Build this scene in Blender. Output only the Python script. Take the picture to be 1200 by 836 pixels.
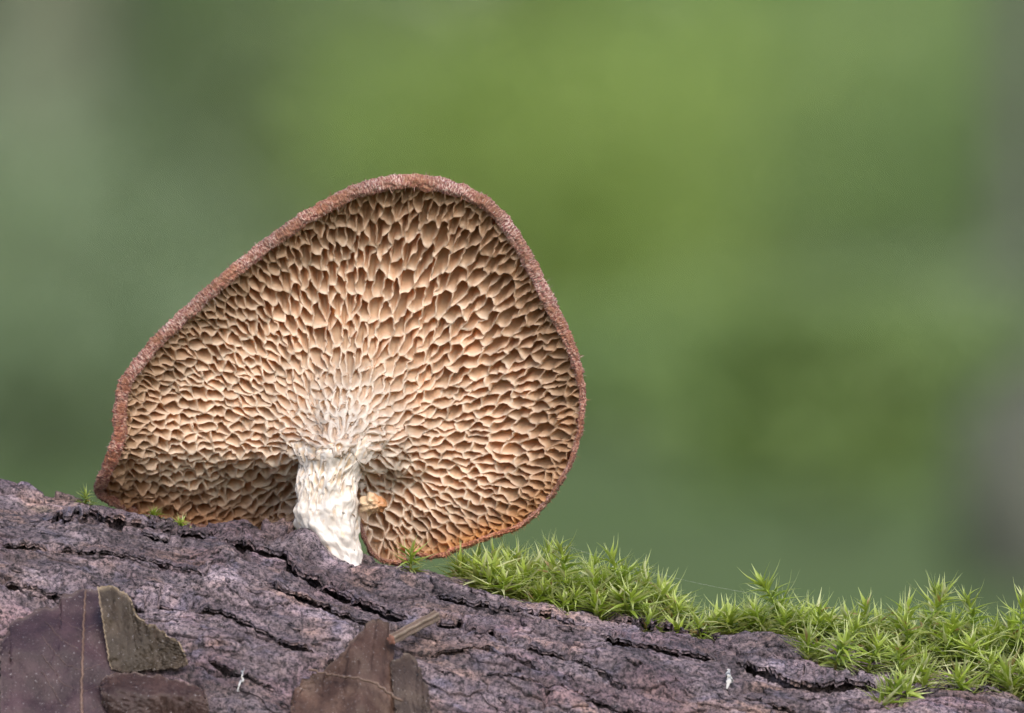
import bpy, math, random
import numpy as np

# ------------------------------------------------------------------ camera, sky, sun, exposure
# All coordinates in the code are millimetres; meshes are written in metres.
U = 0.001
D = 2000.0                       # camera to subject
K = 105.0 / 1200.0               # mm per photograph pixel on the subject plane (Y = 0)
scene = bpy.context.scene
for o in list(bpy.data.objects):
    bpy.data.objects.remove(o)
cam_d = bpy.data.cameras.new('camera')
cam = bpy.data.objects.new('camera', cam_d)
scene.collection.objects.link(cam)
cam.location = (0, -D * U, 0)
cam.rotation_euler = (math.radians(90), 0, 0)
cam_d.sensor_width = 36.0
cam_d.lens = 36.0 * D / 105.0
cam_d.clip_start = 0.05
cam_d.clip_end = 3000
cam_d.dof.use_dof = True
cam_d.dof.focus_distance = (D - 9.0) * U
cam_d.dof.aperture_fstop = cam_d.lens / 12.5
scene.camera = cam

SUN = np.array([0.14, -0.70, 0.69]); SUN /= np.linalg.norm(SUN)
SUN_EL = math.asin(SUN[2]); SUN_AZ = math.atan2(SUN[0], SUN[1])
world = bpy.data.worlds.new('World'); scene.world = world; world.use_nodes = True
wn = world.node_tree.nodes; wl = world.node_tree.links
sky = wn.new('ShaderNodeTexSky'); sky.sky_type = 'NISHITA'; sky.sun_disc = False
sky.sun_elevation = SUN_EL; sky.sun_rotation = SUN_AZ
sky.dust_density = 3.0; sky.air_density = 1.0; sky.ozone_density = 0.6
wl.new(sky.outputs[0], wn['Background'].inputs[0]); wn['Background'].inputs[1].default_value = 0.14
sun_d = bpy.data.lights.new('sun', 'SUN'); sun_d.energy = 1.15; sun_d.angle = math.radians(42); sun_d.color = (1.0, 0.94, 0.87)
sun = bpy.data.objects.new('sun', sun_d); scene.collection.objects.link(sun)
from mathutils import Vector
sun.rotation_euler = Vector(tuple(-SUN)).to_track_quat('-Z', 'Y').to_euler()
scene.view_settings.view_transform = 'Standard'; scene.view_settings.look = 'None'
scene.view_settings.gamma = 1.0; scene.view_settings.use_curve_mapping = False
scene.view_settings.exposure = 0.93
scene.cycles.use_denoising = True
scene.cycles.max_bounces = 10; scene.cycles.diffuse_bounces = 5

# ------------------------------------------------------------------ helpers
rng = np.random.default_rng(7)
random.seed(7)
C = scene.collection

def pix(u, v, Y):
    """photograph pixel + depth plane (mm) -> world mm"""
    u = np.asarray(u, float); v = np.asarray(v, float); Y = np.asarray(Y, float) + 0 * u
    f = K * (Y + D) / D
    return np.stack([(u - 600) * f, Y, (418 - v) * f], -1)

def proj(P):
    f = D / (P[..., 1] + D) / K
    return P[..., 0] * f + 600, 418 - P[..., 2] * f

def hsh(ix, iy, seed):
    h = (ix.astype(np.int64) * 374761393 + iy.astype(np.int64) * 668265263 + seed * 974711) & 0xffffffff
    h = ((h ^ (h >> 13)) * 1274126177) & 0xffffffff
    h = ((h ^ (h >> 16)) * 2246822519) & 0xffffffff
    h = h ^ (h >> 15)
    return (h & 0xffffff) / float(0x1000000)

def vnoise(x, y, seed=0):
    """smooth gradient noise, about -1..1"""
    x = np.asarray(x, float); y = np.asarray(y, float)
    ix = np.floor(x); iy = np.floor(y); fx = x - ix; fy = y - iy
    ix = ix.astype(np.int64); iy = iy.astype(np.int64)
    sx = fx * fx * fx * (fx * (fx * 6 - 15) + 10); sy = fy * fy * fy * (fy * (fy * 6 - 15) + 10)
    def g(a, b):
        t = hsh(ix + a, iy + b, seed) * 6.2831853
        return np.cos(t) * (fx - a) + np.sin(t) * (fy - b)
    n0 = g(0, 0) * (1 - sx) + g(1, 0) * sx
    n1 = g(0, 1) * (1 - sx) + g(1, 1) * sx
    return (n0 * (1 - sy) + n1 * sy) * 1.5

def fbm(x, y, octv=4, seed=0, gain=0.5):
    a = 1.0; s = 0; t = 0
    for o in range(octv):
        s = s + a * vnoise(x * 2 ** o + o * 17.3, y * 2 ** o - o * 9.1, seed + o); t += a; a *= gain
    return s / t * 1.4

def worley(x, y, seed=0):
    ix = np.floor(x).astype(np.int64); iy = np.floor(y).astype(np.int64)
    f1 = np.full(x.shape, 9.0); f2 = np.full(x.shape, 9.0); cid = np.zeros(x.shape)
    for a in (-1, 0, 1):
        for b in (-1, 0, 1):
            cx = ix + a; cy = iy + b
            px = cx + hsh(cx, cy, seed); py = cy + hsh(cx, cy, seed + 5)
            d = np.hypot(px - x, py - y)
            n = d < f1
            f2 = np.where(n, f1, np.minimum(f2, d)); cid = np.where(n, hsh(cx, cy, seed + 11), cid); f1 = np.where(n, d, f1)
    return f1, f2, cid

def sstep(a, b, x):
    t = np.clip((x - a) / (b - a), 0, 1)
    return t * t * (3 - 2 * t)

def mix(a, b, t):
    return a + (np.asarray(b) - a) * np.asarray(t)[..., None]

def make_mesh(name, V, faces, mat, col=None, uv=None, smooth=True):
    """V in mm, faces: int array (n,3)/(n,4) or list of such arrays"""
    if isinstance(faces, np.ndarray): faces = [faces]
    faces = [np.asarray(f) for f in faces if len(f)]
    me = bpy.data.meshes.new(name)
    V = np.ascontiguousarray(np.asarray(V, float) * U, dtype=np.float32)
    loops = np.concatenate([f.ravel() for f in faces]).astype(np.int32)
    tot = np.concatenate([np.full(len(f), f.shape[1]) for f in faces])
    st = np.concatenate([[0], np.cumsum(tot)[:-1]]).astype(np.int32)
    me.vertices.add(len(V)); me.vertices.foreach_set('co', V.ravel())
    me.loops.add(len(loops)); me.loops.foreach_set('vertex_index', loops)
    me.polygons.add(len(tot)); me.polygons.foreach_set('loop_start', st)
    me.update(calc_edges=True)
    me.validate()
    if smooth: me.polygons.foreach_set('use_smooth', np.ones(len(me.polygons), bool))
    if col is not None:
        at = me.color_attributes.new('Col', 'FLOAT_COLOR', 'POINT')
        c4 = np.ones((len(V), 4), np.float32); c4[:, :col.shape[1]] = col
        at.data.foreach_set('color', c4.ravel())
    if uv is not None:
        at = me.attributes.new('pos2', 'FLOAT_VECTOR', 'POINT')
        v3 = np.zeros((len(V), 3), np.float32); v3[:, :uv.shape[1]] = uv
        at.data.foreach_set('vector', v3.ravel())
    me.materials.append(mat)
    return me

def link(name, me, parent=None, loc=(0, 0, 0)):
    o = bpy.data.objects.new(name, me); C.objects.link(o)
    o.location = [c * U for c in loc]
    if parent is not None: o.parent = parent
    return o

def tag(o, label=None, cat=None, group=None, kind=None):
    if label: o['label'] = label
    if cat: o['category'] = cat
    if group: o['group'] = group
    if kind: o['kind'] = kind
    return o

def thing(name, loc, label, cat, group=None):
    return tag(link(name, None, None, loc), label, cat, group)

def grid_faces(nr, nc, wrap=False):
    i = np.arange(nr - 1)[:, None]; j = np.arange(nc if wrap else nc - 1)[None, :]
    j2 = (j + 1) % nc
    a = i * nc + j; b = i * nc + j2; c = (i + 1) * nc + j2; d = (i + 1) * nc + j
    return np.stack([a, b, c, d], -1).reshape(-1, 4)

# ------------------------------------------------------------------ materials
def new_mat(name):
    m = bpy.data.materials.new(name); m.use_nodes = True
    nt = m.node_tree
    return m, nt, nt.nodes['Principled BSDF']

def node(nt, t, **kw):
    n = nt.nodes.new(t)
    for k, v in kw.items():
        if k in n.inputs: n.inputs[k].default_value = v
        else: setattr(n, k, v)
    return n

def ramp(nt, fac, stops):
    r = nt.nodes.new('ShaderNodeValToRGB')
    while len(r.color_ramp.elements) < len(stops): r.color_ramp.elements.new(0.5)
    for e, (p, c) in zip(r.color_ramp.elements, stops):
        e.position = p; e.color = tuple(c) + (1,) if len(c) == 3 else c
    nt.links.new(fac, r.inputs[0]); return r.outputs[0]

def mixc(nt, mode, fac, a, b):
    m = nt.nodes.new('ShaderNodeMix'); m.data_type = 'RGBA'; m.blend_type = mode
    for s, v in ((0, fac), (6, a), (7, b)):
        if hasattr(v, 'is_linked') or hasattr(v, 'links'): nt.links.new(v, m.inputs[s])
        elif isinstance(v, (int, float)): m.inputs[s].default_value = v
        else: m.inputs[s].default_value = tuple(v) + (1,)
    return m.outputs[2]

def noise(nt, scale, detail=3, vec=None, rough=0.6):
    n = node(nt, 'ShaderNodeTexNoise'); n.inputs['Scale'].default_value = scale
    n.inputs['Detail'].default_value = detail; n.inputs['Roughness'].default_value = rough
    if vec is not None: nt.links.new(vec, n.inputs['Vector'])
    return n.outputs['Fac']

def attr(nt, name='Col'):
    a = nt.nodes.new('ShaderNodeAttribute'); a.attribute_name = name; return a

def bump(nt, b, h, dist, strength=1.0):
    n = nt.nodes.new('ShaderNodeBump'); n.inputs['Strength'].default_value = strength
    n.inputs['Distance'].default_value = dist
    nt.links.new(h, n.inputs['Height']); nt.links.new(n.outputs[0], b.inputs['Normal']); return n

def objco(nt):
    return nt.nodes.new('ShaderNodeTexCoord').outputs['Object']

def bark_material(name, speck=0.95):
    m, nt, b = new_mat(name)
    co = objco(nt); a = attr(nt)
    n1 = noise(nt, 2100, 5, co, 0.8); n2 = noise(nt, 700, 4, co); n3 = noise(nt, 5200, 2, co)
    c = mixc(nt, 'MULTIPLY', speck, a.outputs['Color'], ramp(nt, n1, [(0.41, (0.03, 0.028, 0.04)), (0.47, (0.62, 0.60, 0.66)), (0.60, (1.75, 1.7, 1.68))]))
    c = mixc(nt, 'MULTIPLY', 0.8, c, ramp(nt, n2, [(0.3, (0.62, 0.6, 0.7)), (0.7, (1.25, 1.15, 1.1))]))
    c = mixc(nt, 'MIX', ramp(nt, n3, [(0.68, (0, 0, 0)), (0.74, (0.6, 0.6, 0.6))]), c, (0.42, 0.40, 0.42))
    nt.links.new(c, b.inputs['Base Color'])
    b.inputs['Roughness'].default_value = 0.7; b.inputs['Specular IOR Level'].default_value = 0.4
    bump(nt, b, n1, 0.00028, 1.0)
    return m

def thin_mat(name, trans, rough=0.5, spec=0.35, tint=(1, 1, 1), nscale=900, namp=0.4):
    """opaque sheet that lets some light through: Principled + translucent"""
    m, nt, b = new_mat(name)
    a = attr(nt); co = objco(nt)
    n = noise(nt, nscale, 3, co)
    c = mixc(nt, 'MULTIPLY', namp, a.outputs['Color'], ramp(nt, n, [(0.3, (0.65, 0.62, 0.58)), (0.7, (1.2, 1.2, 1.2))]))
    nt.links.new(c, b.inputs['Base Color'])
    b.inputs['Roughness'].default_value = rough; b.inputs['Specular IOR Level'].default_value = spec
    t = nt.nodes.new('ShaderNodeBsdfTranslucent')
    nt.links.new(mixc(nt, 'MULTIPLY', 1.0, c, tint), t.inputs['Color'])
    mx = nt.nodes.new('ShaderNodeMixShader'); mx.inputs[0].default_value = trans
    nt.links.new(b.outputs[0], mx.inputs[1]); nt.links.new(t.outputs[0], mx.inputs[2])
    nt.links.new(mx.outputs[0], nt.nodes['Material Output'].inputs['Surface'])
    return m, nt, b, n

M_bark = bark_material('bark')
M_pore, nt, b, n = thin_mat('pore_walls', 0.55, 0.42, 0.4, (1.0, 0.83, 0.63), 1200, 0.22)
bump(nt, b, n, 0.00008, 0.6)
mx = [q for q in nt.nodes if q.type == 'MIX_SHADER'][0]; nt.links.new(attr(nt).outputs['Alpha'], mx.inputs[0])   # thin walls let light through, the thick lips less
M_stem, nt, b, n = thin_mat('stem_flesh', 0.06, 0.34, 0.5, (1, 0.9, 0.75), 1500, 0.22)
bump(nt, b, n, 0.0001, 0.7)

def cap_material():
    m, nt, b = new_mat('cap_skin')
    a = attr(nt); p = attr(nt, 'pos2')
    mq = nt.nodes.new('ShaderNodeMapping'); mq.inputs['Scale'].default_value = (1.5, 0.5, 1)
    nt.links.new(p.outputs['Vector'], mq.inputs['Vector'])
    n1 = noise(nt, 1.0, 4, mq.outputs[0], 0.7)
    mp = nt.nodes.new('ShaderNodeMapping'); mp.inputs['Scale'].default_value = (0.11, 0.06, 1); mp.inputs['Location'].default_value = (5, 3, 1)
    nt.links.new(p.outputs['Vector'], mp.inputs['Vector'])
    n2 = noise(nt, 1.0, 3, mp.outputs[0])
    f = ramp(nt, n1, [(0.40, (0.15, 0.035, 0.055)), (0.48, (0.40, 0.17, 0.13)), (0.58, (0.70, 0.54, 0.49))])
    f2 = ramp(nt, n1, [(0.4, (0.22, 0.07, 0.045)), (0.55, (0.36, 0.165, 0.095)), (0.72, (0.5, 0.32, 0.22))])
    c = mixc(nt, 'MIX', ramp(nt, n2, [(0.4, (0, 0, 0)), (0.6, (1, 1, 1))]), f, f2)
    c = mixc(nt, 'MULTIPLY', 1.0, c, a.outputs['Color'])
    nt.links.new(c, b.inputs['Base Color']); b.inputs['Roughness'].default_value = 0.75
    b.inputs['Sheen Weight'].default_value = 0.15
    bump(nt, b, n1, 0.00025, 1.0)
    return m
M_cap = cap_material()
M_fuzz, *_ = thin_mat('rim_fuzz', 0.3, 0.6, 0.2, (1, 0.8, 0.6), 900, 0.2)
M_moss, *_ = thin_mat('moss_leaf', 0.42, 0.4, 0.35, (1.0, 1.0, 0.45), 700, 0.35)
M_mstem, *_ = thin_mat('moss_stem', 0.05, 0.6, 0.2, (1, 1, 1), 900, 0.3)
def leaf_material():
    m, nt, b, n = thin_mat('dead_leaf', 0.12, 0.55, 0.35, (1, 0.75, 0.5), 420, 0.7)
    co = objco(nt)
    n2 = noise(nt, 3800, 3, co, 0.7)
    src = b.inputs['Base Color'].links[0].from_socket
    c = mixc(nt, 'MIX', ramp(nt, n2, [(0.635, (0, 0, 0)), (0.70, (0.8, 0.8, 0.8))]), src, (0.30, 0.28, 0.30))
    c = mixc(nt, 'MULTIPLY', 0.5, c, ramp(nt, n2, [(0.3, (0.35, 0.3, 0.35)), (0.5, (1, 1, 1))]))
    nt.links.new(c, b.inputs['Base Color'])
    bump(nt, b, n2, 0.00012, 0.8)
    return m
M_leaf = leaf_material()
M_thread, *_ = thin_mat('white_fibre', 0.2, 0.5, 0.3, (1, 1, 1), 900, 0.2)
M_bgleaf, *_ = thin_mat('broad_leaf', 0.35, 0.5, 0.4, (1, 1, 0.5), 20, 0.3)
M_bgwood, *_ = thin_mat('tree_bark', 0.0, 0.8, 0.2, (1, 1, 1), 12, 0.6)
def ground_material():
    m, nt, b = new_mat('forest_floor')
    co = objco(nt)
    n1 = noise(nt, 0.45, 4, co); n2 = noise(nt, 9, 5, co); n3 = noise(nt, 1.7, 3, co)
    c = ramp(nt, n1, [(0.38, (0.068, 0.105, 0.030)), (0.52, (0.085, 0.125, 0.042)), (0.66, (0.098, 0.105, 0.055))])
    c = mixc(nt, 'MULTIPLY', 0.8, c, ramp(nt, n2, [(0.3, (0.5, 0.5, 0.5)), (0.7, (1.3, 1.3, 1.25))]))
    nt.links.new(c, b.inputs['Base Color']); b.inputs['Roughness'].default_value = 0.95; b.inputs['Specular IOR Level'].default_value = 0.08
    bump(nt, b, n2, 0.02, 0.8)
    return m
M_ground = ground_material()

# ------------------------------------------------------------------ log: bark relief as a function of (s along, t around)
R0 = 45.0
ax = np.array([1.0, -0.10, -0.193]); ax /= np.linalg.norm(ax)
e2 = np.array([0.0, -1.0, 0.0]); e2 = e2 - ax * e2.dot(ax); e2 /= np.linalg.norm(e2)
e1 = np.cross(e2, ax); e1 = e1 if e1[2] > 0 else -e1
RIDGE = pix(600, 690, 0.0)
A0 = RIDGE - e1 * R0

CRACKS = [  # pixel polylines on the bark: (points, half width px, depth mm, upper lip mm)
    ([(250, 628), (290, 642), (330, 652), (352, 676), (388, 690), (422, 707), (460, 719), (492, 722)], 5.5, 2.4, 0.9),
    ([(372, 686), (410, 703), (450, 717), (482, 721)], 5.0, 2.6, 0.4),
    ([(545, 733), (575, 743), (602, 753)], 5.5, 2.6, 0.3),
    ([(616, 757), (640, 766), (668, 773)], 6.0, 2.8, 0.4),
    ([(668, 773), (700, 790), (742, 812)], 2.6, 1.3, 0.3),
    ([(0, 682), (40, 688), (70, 699), (104, 693)], 5.0, 2.0, 0.5),
    ([(66, 702), (84, 699), (102, 694)], 5.5, 2.8, 0.2),
    ([(186, 702), (205, 706), (222, 717)], 8.0, 2.8, 0.3),
    ([(150, 712), (170, 716)], 6.5, 2.2, 0.2),
    ([(222, 714), (252, 716), (300, 737), (340, 756), (378, 771)], 3.6, 1.9, 0.5),
    ([(55, 646), (108, 651), (165, 661), (205, 667), (250, 676)], 2.8, 1.3, 0.4),
    ([(40, 612), (95, 604), (130, 612), (185, 617), (230, 628), (262, 625)], 2.8, 1.3, 0.6),
    ([(165, 620), (180, 632), (200, 638)], 5.5, 1.8, 0.2),
    ([(690, 745), (742, 757), (792, 770), (850, 772)], 3.4, 1.6, 0.5),
    ([(858, 772), (890, 787), (930, 803), (975, 806), (1010, 803), (1040, 806)], 5.0, 2.2, 1.0),
    ([(1042, 832), (1075, 812), (1110, 812), (1190, 824)], 4.5, 2.0, 0.9),
    ([(500, 690), (548, 708), (600, 716), (640, 722), (690, 741)], 3.0, 1.4, 0.5),
    ([(505, 712), (520, 730), (545, 728)], 6.0, 1.6, 0.2),
    ([(380, 778), (400, 782), (430, 770)], 4.5, 2.0, 0.3),
    ([(820, 800), (860, 815), (920, 830), (960, 842)], 2.6, 1.3, 0.4),
    ([(560, 790), (640, 805), (720, 830), (790, 842)], 2.2, 1.0, 0.3),
    ([(0, 640), (30, 640), (60, 648)], 3.0, 1.5, 0.4),
    ([(240, 770), (290, 792), (330, 815)], 4.0, 1.8, 0.4),
    ([(500, 768), (560, 762), (600, 775), (650, 800)], 2.0, 0.9, 0.3),
    ([(700, 722), (750, 732), (800, 742), (850, 746)], 3.0, 1.4, 0.4),
    ([(300, 668), (340, 700), (400, 722), (470, 742), (530, 752)], 2.2, 1.0, 0.35),
]
BUMPS = [  # (px u, v, radius u, radius v, height mm): knobs and hollows of the bark
    (330, 612, 16, 12, 1.6), (362, 640, 30, 16, 1.9), (20, 580, 45, 14, 0.2), (205, 705, 26, 12, -0.9),
    (285, 622, 40, 12, 0.8), (905, 758, 55, 14, 1.0), (1000, 770, 60, 12, 0.6), (640, 690, 60, 16, -1.0),
    (735, 782, 45, 20, 0.9), (600, 800, 90, 26, 0.7), (150, 660, 90, 20, 0.5), (445, 680, 60, 12, 0.7), (90, 770, 70, 50, -0.8),
    (1130, 830, 70, 14, 0.8), (800, 760, 40, 12, 0.6), (480, 690, 50, 12, -0.3), (255, 655, 22, 12, 0.7),
]
def log_low(s, t):
    return 1.0 * fbm(s / 34, t / 15, 2, 31) + 0.8 * fbm(s / 11 + 3, t / 6, 2, 41)
def log_pt(s, t, h):
    ph = t / R0
    r = (R0 + h)[..., None]
    return A0 + s[..., None] * ax + r * (np.cos(ph)[..., None] * e1 + np.sin(ph)[..., None] * e2)
def poly_dist(u, v, pts):
    """distance to polyline, and signed side (negative = above in the picture)"""
    best = np.full(u.shape, 1e9); side = np.zeros(u.shape); along = np.zeros(u.shape)
    for i in range(len(pts) - 1):
        (x0, y0), (x1, y1) = pts[i], pts[i + 1]
        dx, dy = x1 - x0, y1 - y0; L2 = dx * dx + dy * dy
        q = np.clip(((u - x0) * dx + (v - y0) * dy) / L2, 0, 1)
        ex = u - (x0 + q * dx); ey = v - (y0 + q * dy)
        d = np.hypot(ex, ey); n = d < best
        best = np.where(n, d, best); side = np.where(n, np.sign(ey * dx - ex * dy), side)
        along = np.where(n, (i + q) / (len(pts) - 1), along)
    return best, side, along
def log_h(s, t, cracks=True):
    """relief (mm) and crack mask of the bark"""
    low = log_low(s, t)
    P = log_pt(s, t, low); u, v = proj(P)
    front = sstep(-0.25, -0.05, t / R0)
    # bark plates: stretched, warped cells
    wx = s + 2.2 * fbm(s / 6, t / 6, 3, 51); wy = t + 1.3 * fbm(s / 5 + 9, t / 5, 3, 61) - 0.06 * s
    f1, f2, cid = worley(wx / 13.0, wy / 5.2, 3)
    edge = f2 - f1
    pm = sstep(-0.15, 0.35, fbm(s / 9 + 20, t / 7, 2, 71))
    h = low + 0.45 * (cid - 0.5) - 0.95 * pm * (1 - sstep(0.0, 0.075, edge))
    g1, g2, gid = worley(wx / 4.4 + 7, wy / 2.2, 13)
    h += 0.22 * (gid - 0.5) - 0.25 * (1 - sstep(0, 0.12, g2 - g1)) * sstep(-0.1, 0.4, vnoise(s / 5, t / 4, 81))
    # lamellar terraces
    q = fbm(s / 10 + 2, t / 3.4, 4, 91) * 3.2
    fr = q - np.floor(q)
    h += 0.17 * (np.floor(q) + sstep(0.70, 0.97, fr))
    for (bu, bv, ru, rv, hh) in BUMPS:
        h += hh * np.exp(-((u - bu) / ru) ** 2 - ((v - bv) / rv) ** 2) * front
    crack = np.zeros(s.shape)
    wu = u + 5 * fbm(u / 26, v / 26, 2, 101); wv = v + 3.5 * fbm(u / 18 + 5, v / 18, 2, 111)
    for pts, w, dep, lip in (CRACKS if cracks else []):
        x0 = min(p[0] for p in pts) - 50; x1 = max(p[0] for p in pts) + 50
        y0 = min(p[1] for p in pts) - 45; y1 = max(p[1] for p in pts) + 45
        m = (u > x0) & (u < x1) & (v > y0) & (v < y1) & (t > -6)
        if not m.any(): continue
        d, sd, al = poly_dist(wu[m], wv[m], pts)
        fade = sstep(0, 0.12, al) * (1 - sstep(0.86, 1.0, al))
        ww = w * (0.8 + 0.4 * vnoise(wu[m] / 9, wv[m] / 9, 137))
        c = np.where(sd < 0, np.exp(-(d / (2.0 * w)) ** 2), 1 - sstep(0.0, 0.9 * ww, d)) * fade
        h[m] -= dep * 0.85 * c + np.where(sd > 0, np.exp(-(d / (3.5 * w)) ** 2) * 0.25 * lip * fade, 0)
        crack[m] = np.maximum(crack[m], c)
    # fine grain
    tt = t - 1.1 * h; ss = s + 0.5 * h
    h = h + 0.17 * fbm(ss / 3.0, tt / 1.6, 4, 121, 0.55) - 0.12 * np.abs(fbm(ss / 1.6, tt / 0.6, 2, 131))
    gr = sstep(-0.4, 0.5, fbm(ss / 5, tt / 4, 2, 151))
    h = h + (0.03 + 0.05 * gr) * vnoise(ss / 0.55, tt / 0.5, 141) + (0.035 + 0.05 * gr) * vnoise(ss / 0.28, tt / 0.28, 142)
    return h, crack, edge, cid, gid, u, g2 - g1

_gs, _gt = np.meshgrid(np.linspace(-72, 72, 721), np.linspace(-8, 62, 281), indexing='ij')
_gP = log_pt(_gs, _gt, log_low(_gs, _gt)); _gu, _gv = proj(_gP)
def log_st(u, v):
    """photograph pixel -> (s, t) of the bark it falls on (ridge when the pixel is above the bark)"""
    d = (_gu[::8, ::8] - u) ** 2 + (_gv[::8, ::8] - v) ** 2 + np.where(_gt[::8, ::8] < 0, 400, 0)
    i, j = np.unravel_index(np.argmin(d), d.shape)
    a, b_ = slice(max(0, i * 8 - 10), i * 8 + 11), slice(max(0, j * 8 - 10), j * 8 + 11)
    d = (_gu[a, b_] - u) ** 2 + (_gv[a, b_] - v) ** 2 + np.where(_gt[a, b_] < 0, 400, 0)
    k = np.unravel_index(np.argmin(d), d.shape)
    return _gs[a, b_][k], _gt[a, b_][k]
def log_at(u, v, off=0.0):
    s, t = log_st(u, v)
    return log_xyz(s, t, off)
def log_xyz(s, t, off=0.0):
    s = np.atleast_1d(np.asarray(s, float)); t = np.atleast_1d(np.asarray(t, float))
    h = log_h(s, t)[0]
    return log_pt(s, t, h + off)[0]

def bark_color(s, t, crack, cid, gid, edge=None, ge=None):
    base = np.array([0.118, 0.097, 0.107])
    c = np.broadcast_to(base, s.shape + (3,)).copy()
    c = mix(c, (0.205, 0.178, 0.192), sstep(-0.2, 0.7, fbm(s / 7, t / 4, 4, 201)) * 0.85)
    c = mix(c, (0.20, 0.14, 0.115), sstep(0.0, 0.55, fbm(s / 9 + 5, t / 4, 4, 211)) * 0.7)
    c = mix(c, (0.135, 0.093, 0.108), sstep(0.0, 0.5, fbm(s / 12 - 5, t / 8, 3, 221)) * 0.6)
    c = mix(c, (0.10, 0.10, 0.14), sstep(0.25, 0.7, fbm(s / 3.2, t / 2.2, 3, 231)) * 0.6)
    c = mix(c, (0.10, 0.115, 0.05), sstep(0.35, 0.8, fbm(s / 8 + 9, t / 4 + 1, 3, 241)) * 0.5 * sstep(20, 0, t))
    c *= (0.66 + 0.68 * cid)[..., None] * (0.72 + 0.56 * gid)[..., None]
    c = mix(c, (0.235, 0.21, 0.22), sstep(0.30, 0.62, fbm(s / 1.6, t / 1.2, 3, 251, 0.7)) * 0.55 * sstep(-0.3, 0.4, fbm(s / 11, t / 8, 2, 261)))
    c = mix(c, (0.04, 0.034, 0.036), sstep(0.34, 0.60, fbm(s / 1.1 + 4, t / 0.9, 3, 271, 0.7)) * 0.7)
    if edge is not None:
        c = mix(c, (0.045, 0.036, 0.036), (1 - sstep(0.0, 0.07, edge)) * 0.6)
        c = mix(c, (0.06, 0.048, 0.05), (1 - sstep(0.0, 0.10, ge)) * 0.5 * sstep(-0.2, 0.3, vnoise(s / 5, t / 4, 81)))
    c = mix(c, (0.045, 0.036, 0.034), sstep(0.3, 0.9, crack) * 0.75)  # soil-dark cracks; the tone also paints in the shade inside them
    return c

tree_log = None
def build_log():
    sg = np.concatenate([np.linspace(-280, -66, 70)[:-1], np.linspace(-66, 66, 1060), np.linspace(66, 280, 70)[1:]])
    tg = np.concatenate([np.linspace(-math.pi * R0, -9, 70)[:-1], np.linspace(-9, 46, 430), np.linspace(46, math.pi * R0, 60)[1:]])
    S, T = np.meshgrid(sg, tg, indexing='ij')
    h, crack, edge, cid, gid, _u, ge = log_h(S, T)
    wr = sstep(0, 12, np.pi * R0 - np.abs(T))
    h = h * (0.15 + 0.85 * wr)
    P = log_pt(S, T, h)
    col = bark_color(S, T, crack, cid, gid, edge, ge)
    nr, nc = S.shape
    root = thing('fallen_log', A0, 'purple-grey fallen log with cracked flaking bark carrying mushroom and moss', 'log')
    me = make_mesh('bark', P.reshape(-1, 3) - A0, grid_faces(nr, nc), M_bark, col.reshape(-1, 3))
    link('bark', me, root)
    for idx, sgn in ((0, -1), (nr - 1, 1)):
        ring = P[idx]; cen = ring.mean(0)
        V = [ring - A0]
        for f in (0.72, 0.45, 0.2):
            V.append((cen + (ring - cen) * f + ax * sgn * 2.0 * np.sin(f * 40)) - A0)
        V = np.concatenate(V)
        cc = np.tile(np.array([0.36, 0.26, 0.17]), (len(V), 1))
        link('cut_end', make_mesh('cut_end', V, [grid_faces(4, nc), np.array([[3 * nc + j for j in (0, nc // 4, nc // 2, 3 * nc // 4)]])], M_bgwood, cc), root)
    return root

FLAKES = [  # loose bark plates: (px u, v, half length mm, half width mm, turn deg, thickness mm)
    (327, 613, 1.5, 1.7, 60, 1.9), (288, 624, 3.6, 1.5, -4, 0.7), (20, 580, 3.0, 1.4, -14, 0.8), (80, 584, 1.5, 0.55, -6, 0.9),
    (252, 658, 2.2, 1.3, 30, 0.7), (430, 690, 6.0, 1.4, -26, 0.9), (560, 700, 5.0, 1.6, -14, 0.7), (742, 786, 3.8, 2.4, -20, 0.8),
    (905, 768, 4.6, 2.3, -22, 1.2), (1020, 782, 5.0, 1.6, -4, 0.9), (1150, 826, 6.0, 1.8, -8, 1.0), (660, 742, 4.4, 1.2, -16, 0.8),
    (140, 606, 4.6, 1.0, -10, 0.8), (205, 648, 3.0, 1.4, -6, 0.6), (60, 630, 5.2, 1.5, -8, 0.6), (345, 740, 4.2, 1.6, -24, 0.7),
    (520, 792, 4.2, 2.0, -20, 0.6), (480, 756, 3.2, 1.2, -18, 0.6), (850, 820, 4.4, 1.6, -20, 0.8), (945, 822, 4.2, 1.4, -16, 0.7),
    (790, 748, 4.0, 1.2, -14, 0.7), (640, 812, 4.8, 1.8, -18, 0.6), (20, 672, 3.2, 0.9, -10, 0.9), (415, 650, 2.2, 0.8, -24, 0.8),
    (240, 745, 3.4, 1.4, -8, 0.7), (300, 700, 3.4, 1.2, -26, 0.6), (700, 765, 3.0, 1.0, -24, 0.7), (585, 770, 3.6, 1.3, -10, 0.5),
    (1000, 825, 3.2, 1.3, -10, 0.7), (388, 668, 2.4, 0.9, -30, 0.9), (120, 650, 3.4, 1.2, -12, 0.5), (760, 825, 3.4, 1.3, -16, 0.6),
]
_rf = random.Random(19)
for _ in range(46):
    _u = _rf.uniform(10, 1190); _v = 590 + 0.193 * _u + _rf.uniform(0, 1) * max(20, 240 - 0.19 * _u)
    FLAKES.append((_u, _v, _rf.uniform(1.3, 4.2), _rf.uniform(0.6, 1.5), _rf.uniform(-34, 6), _rf.uniform(0.28, 0.6)))
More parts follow.
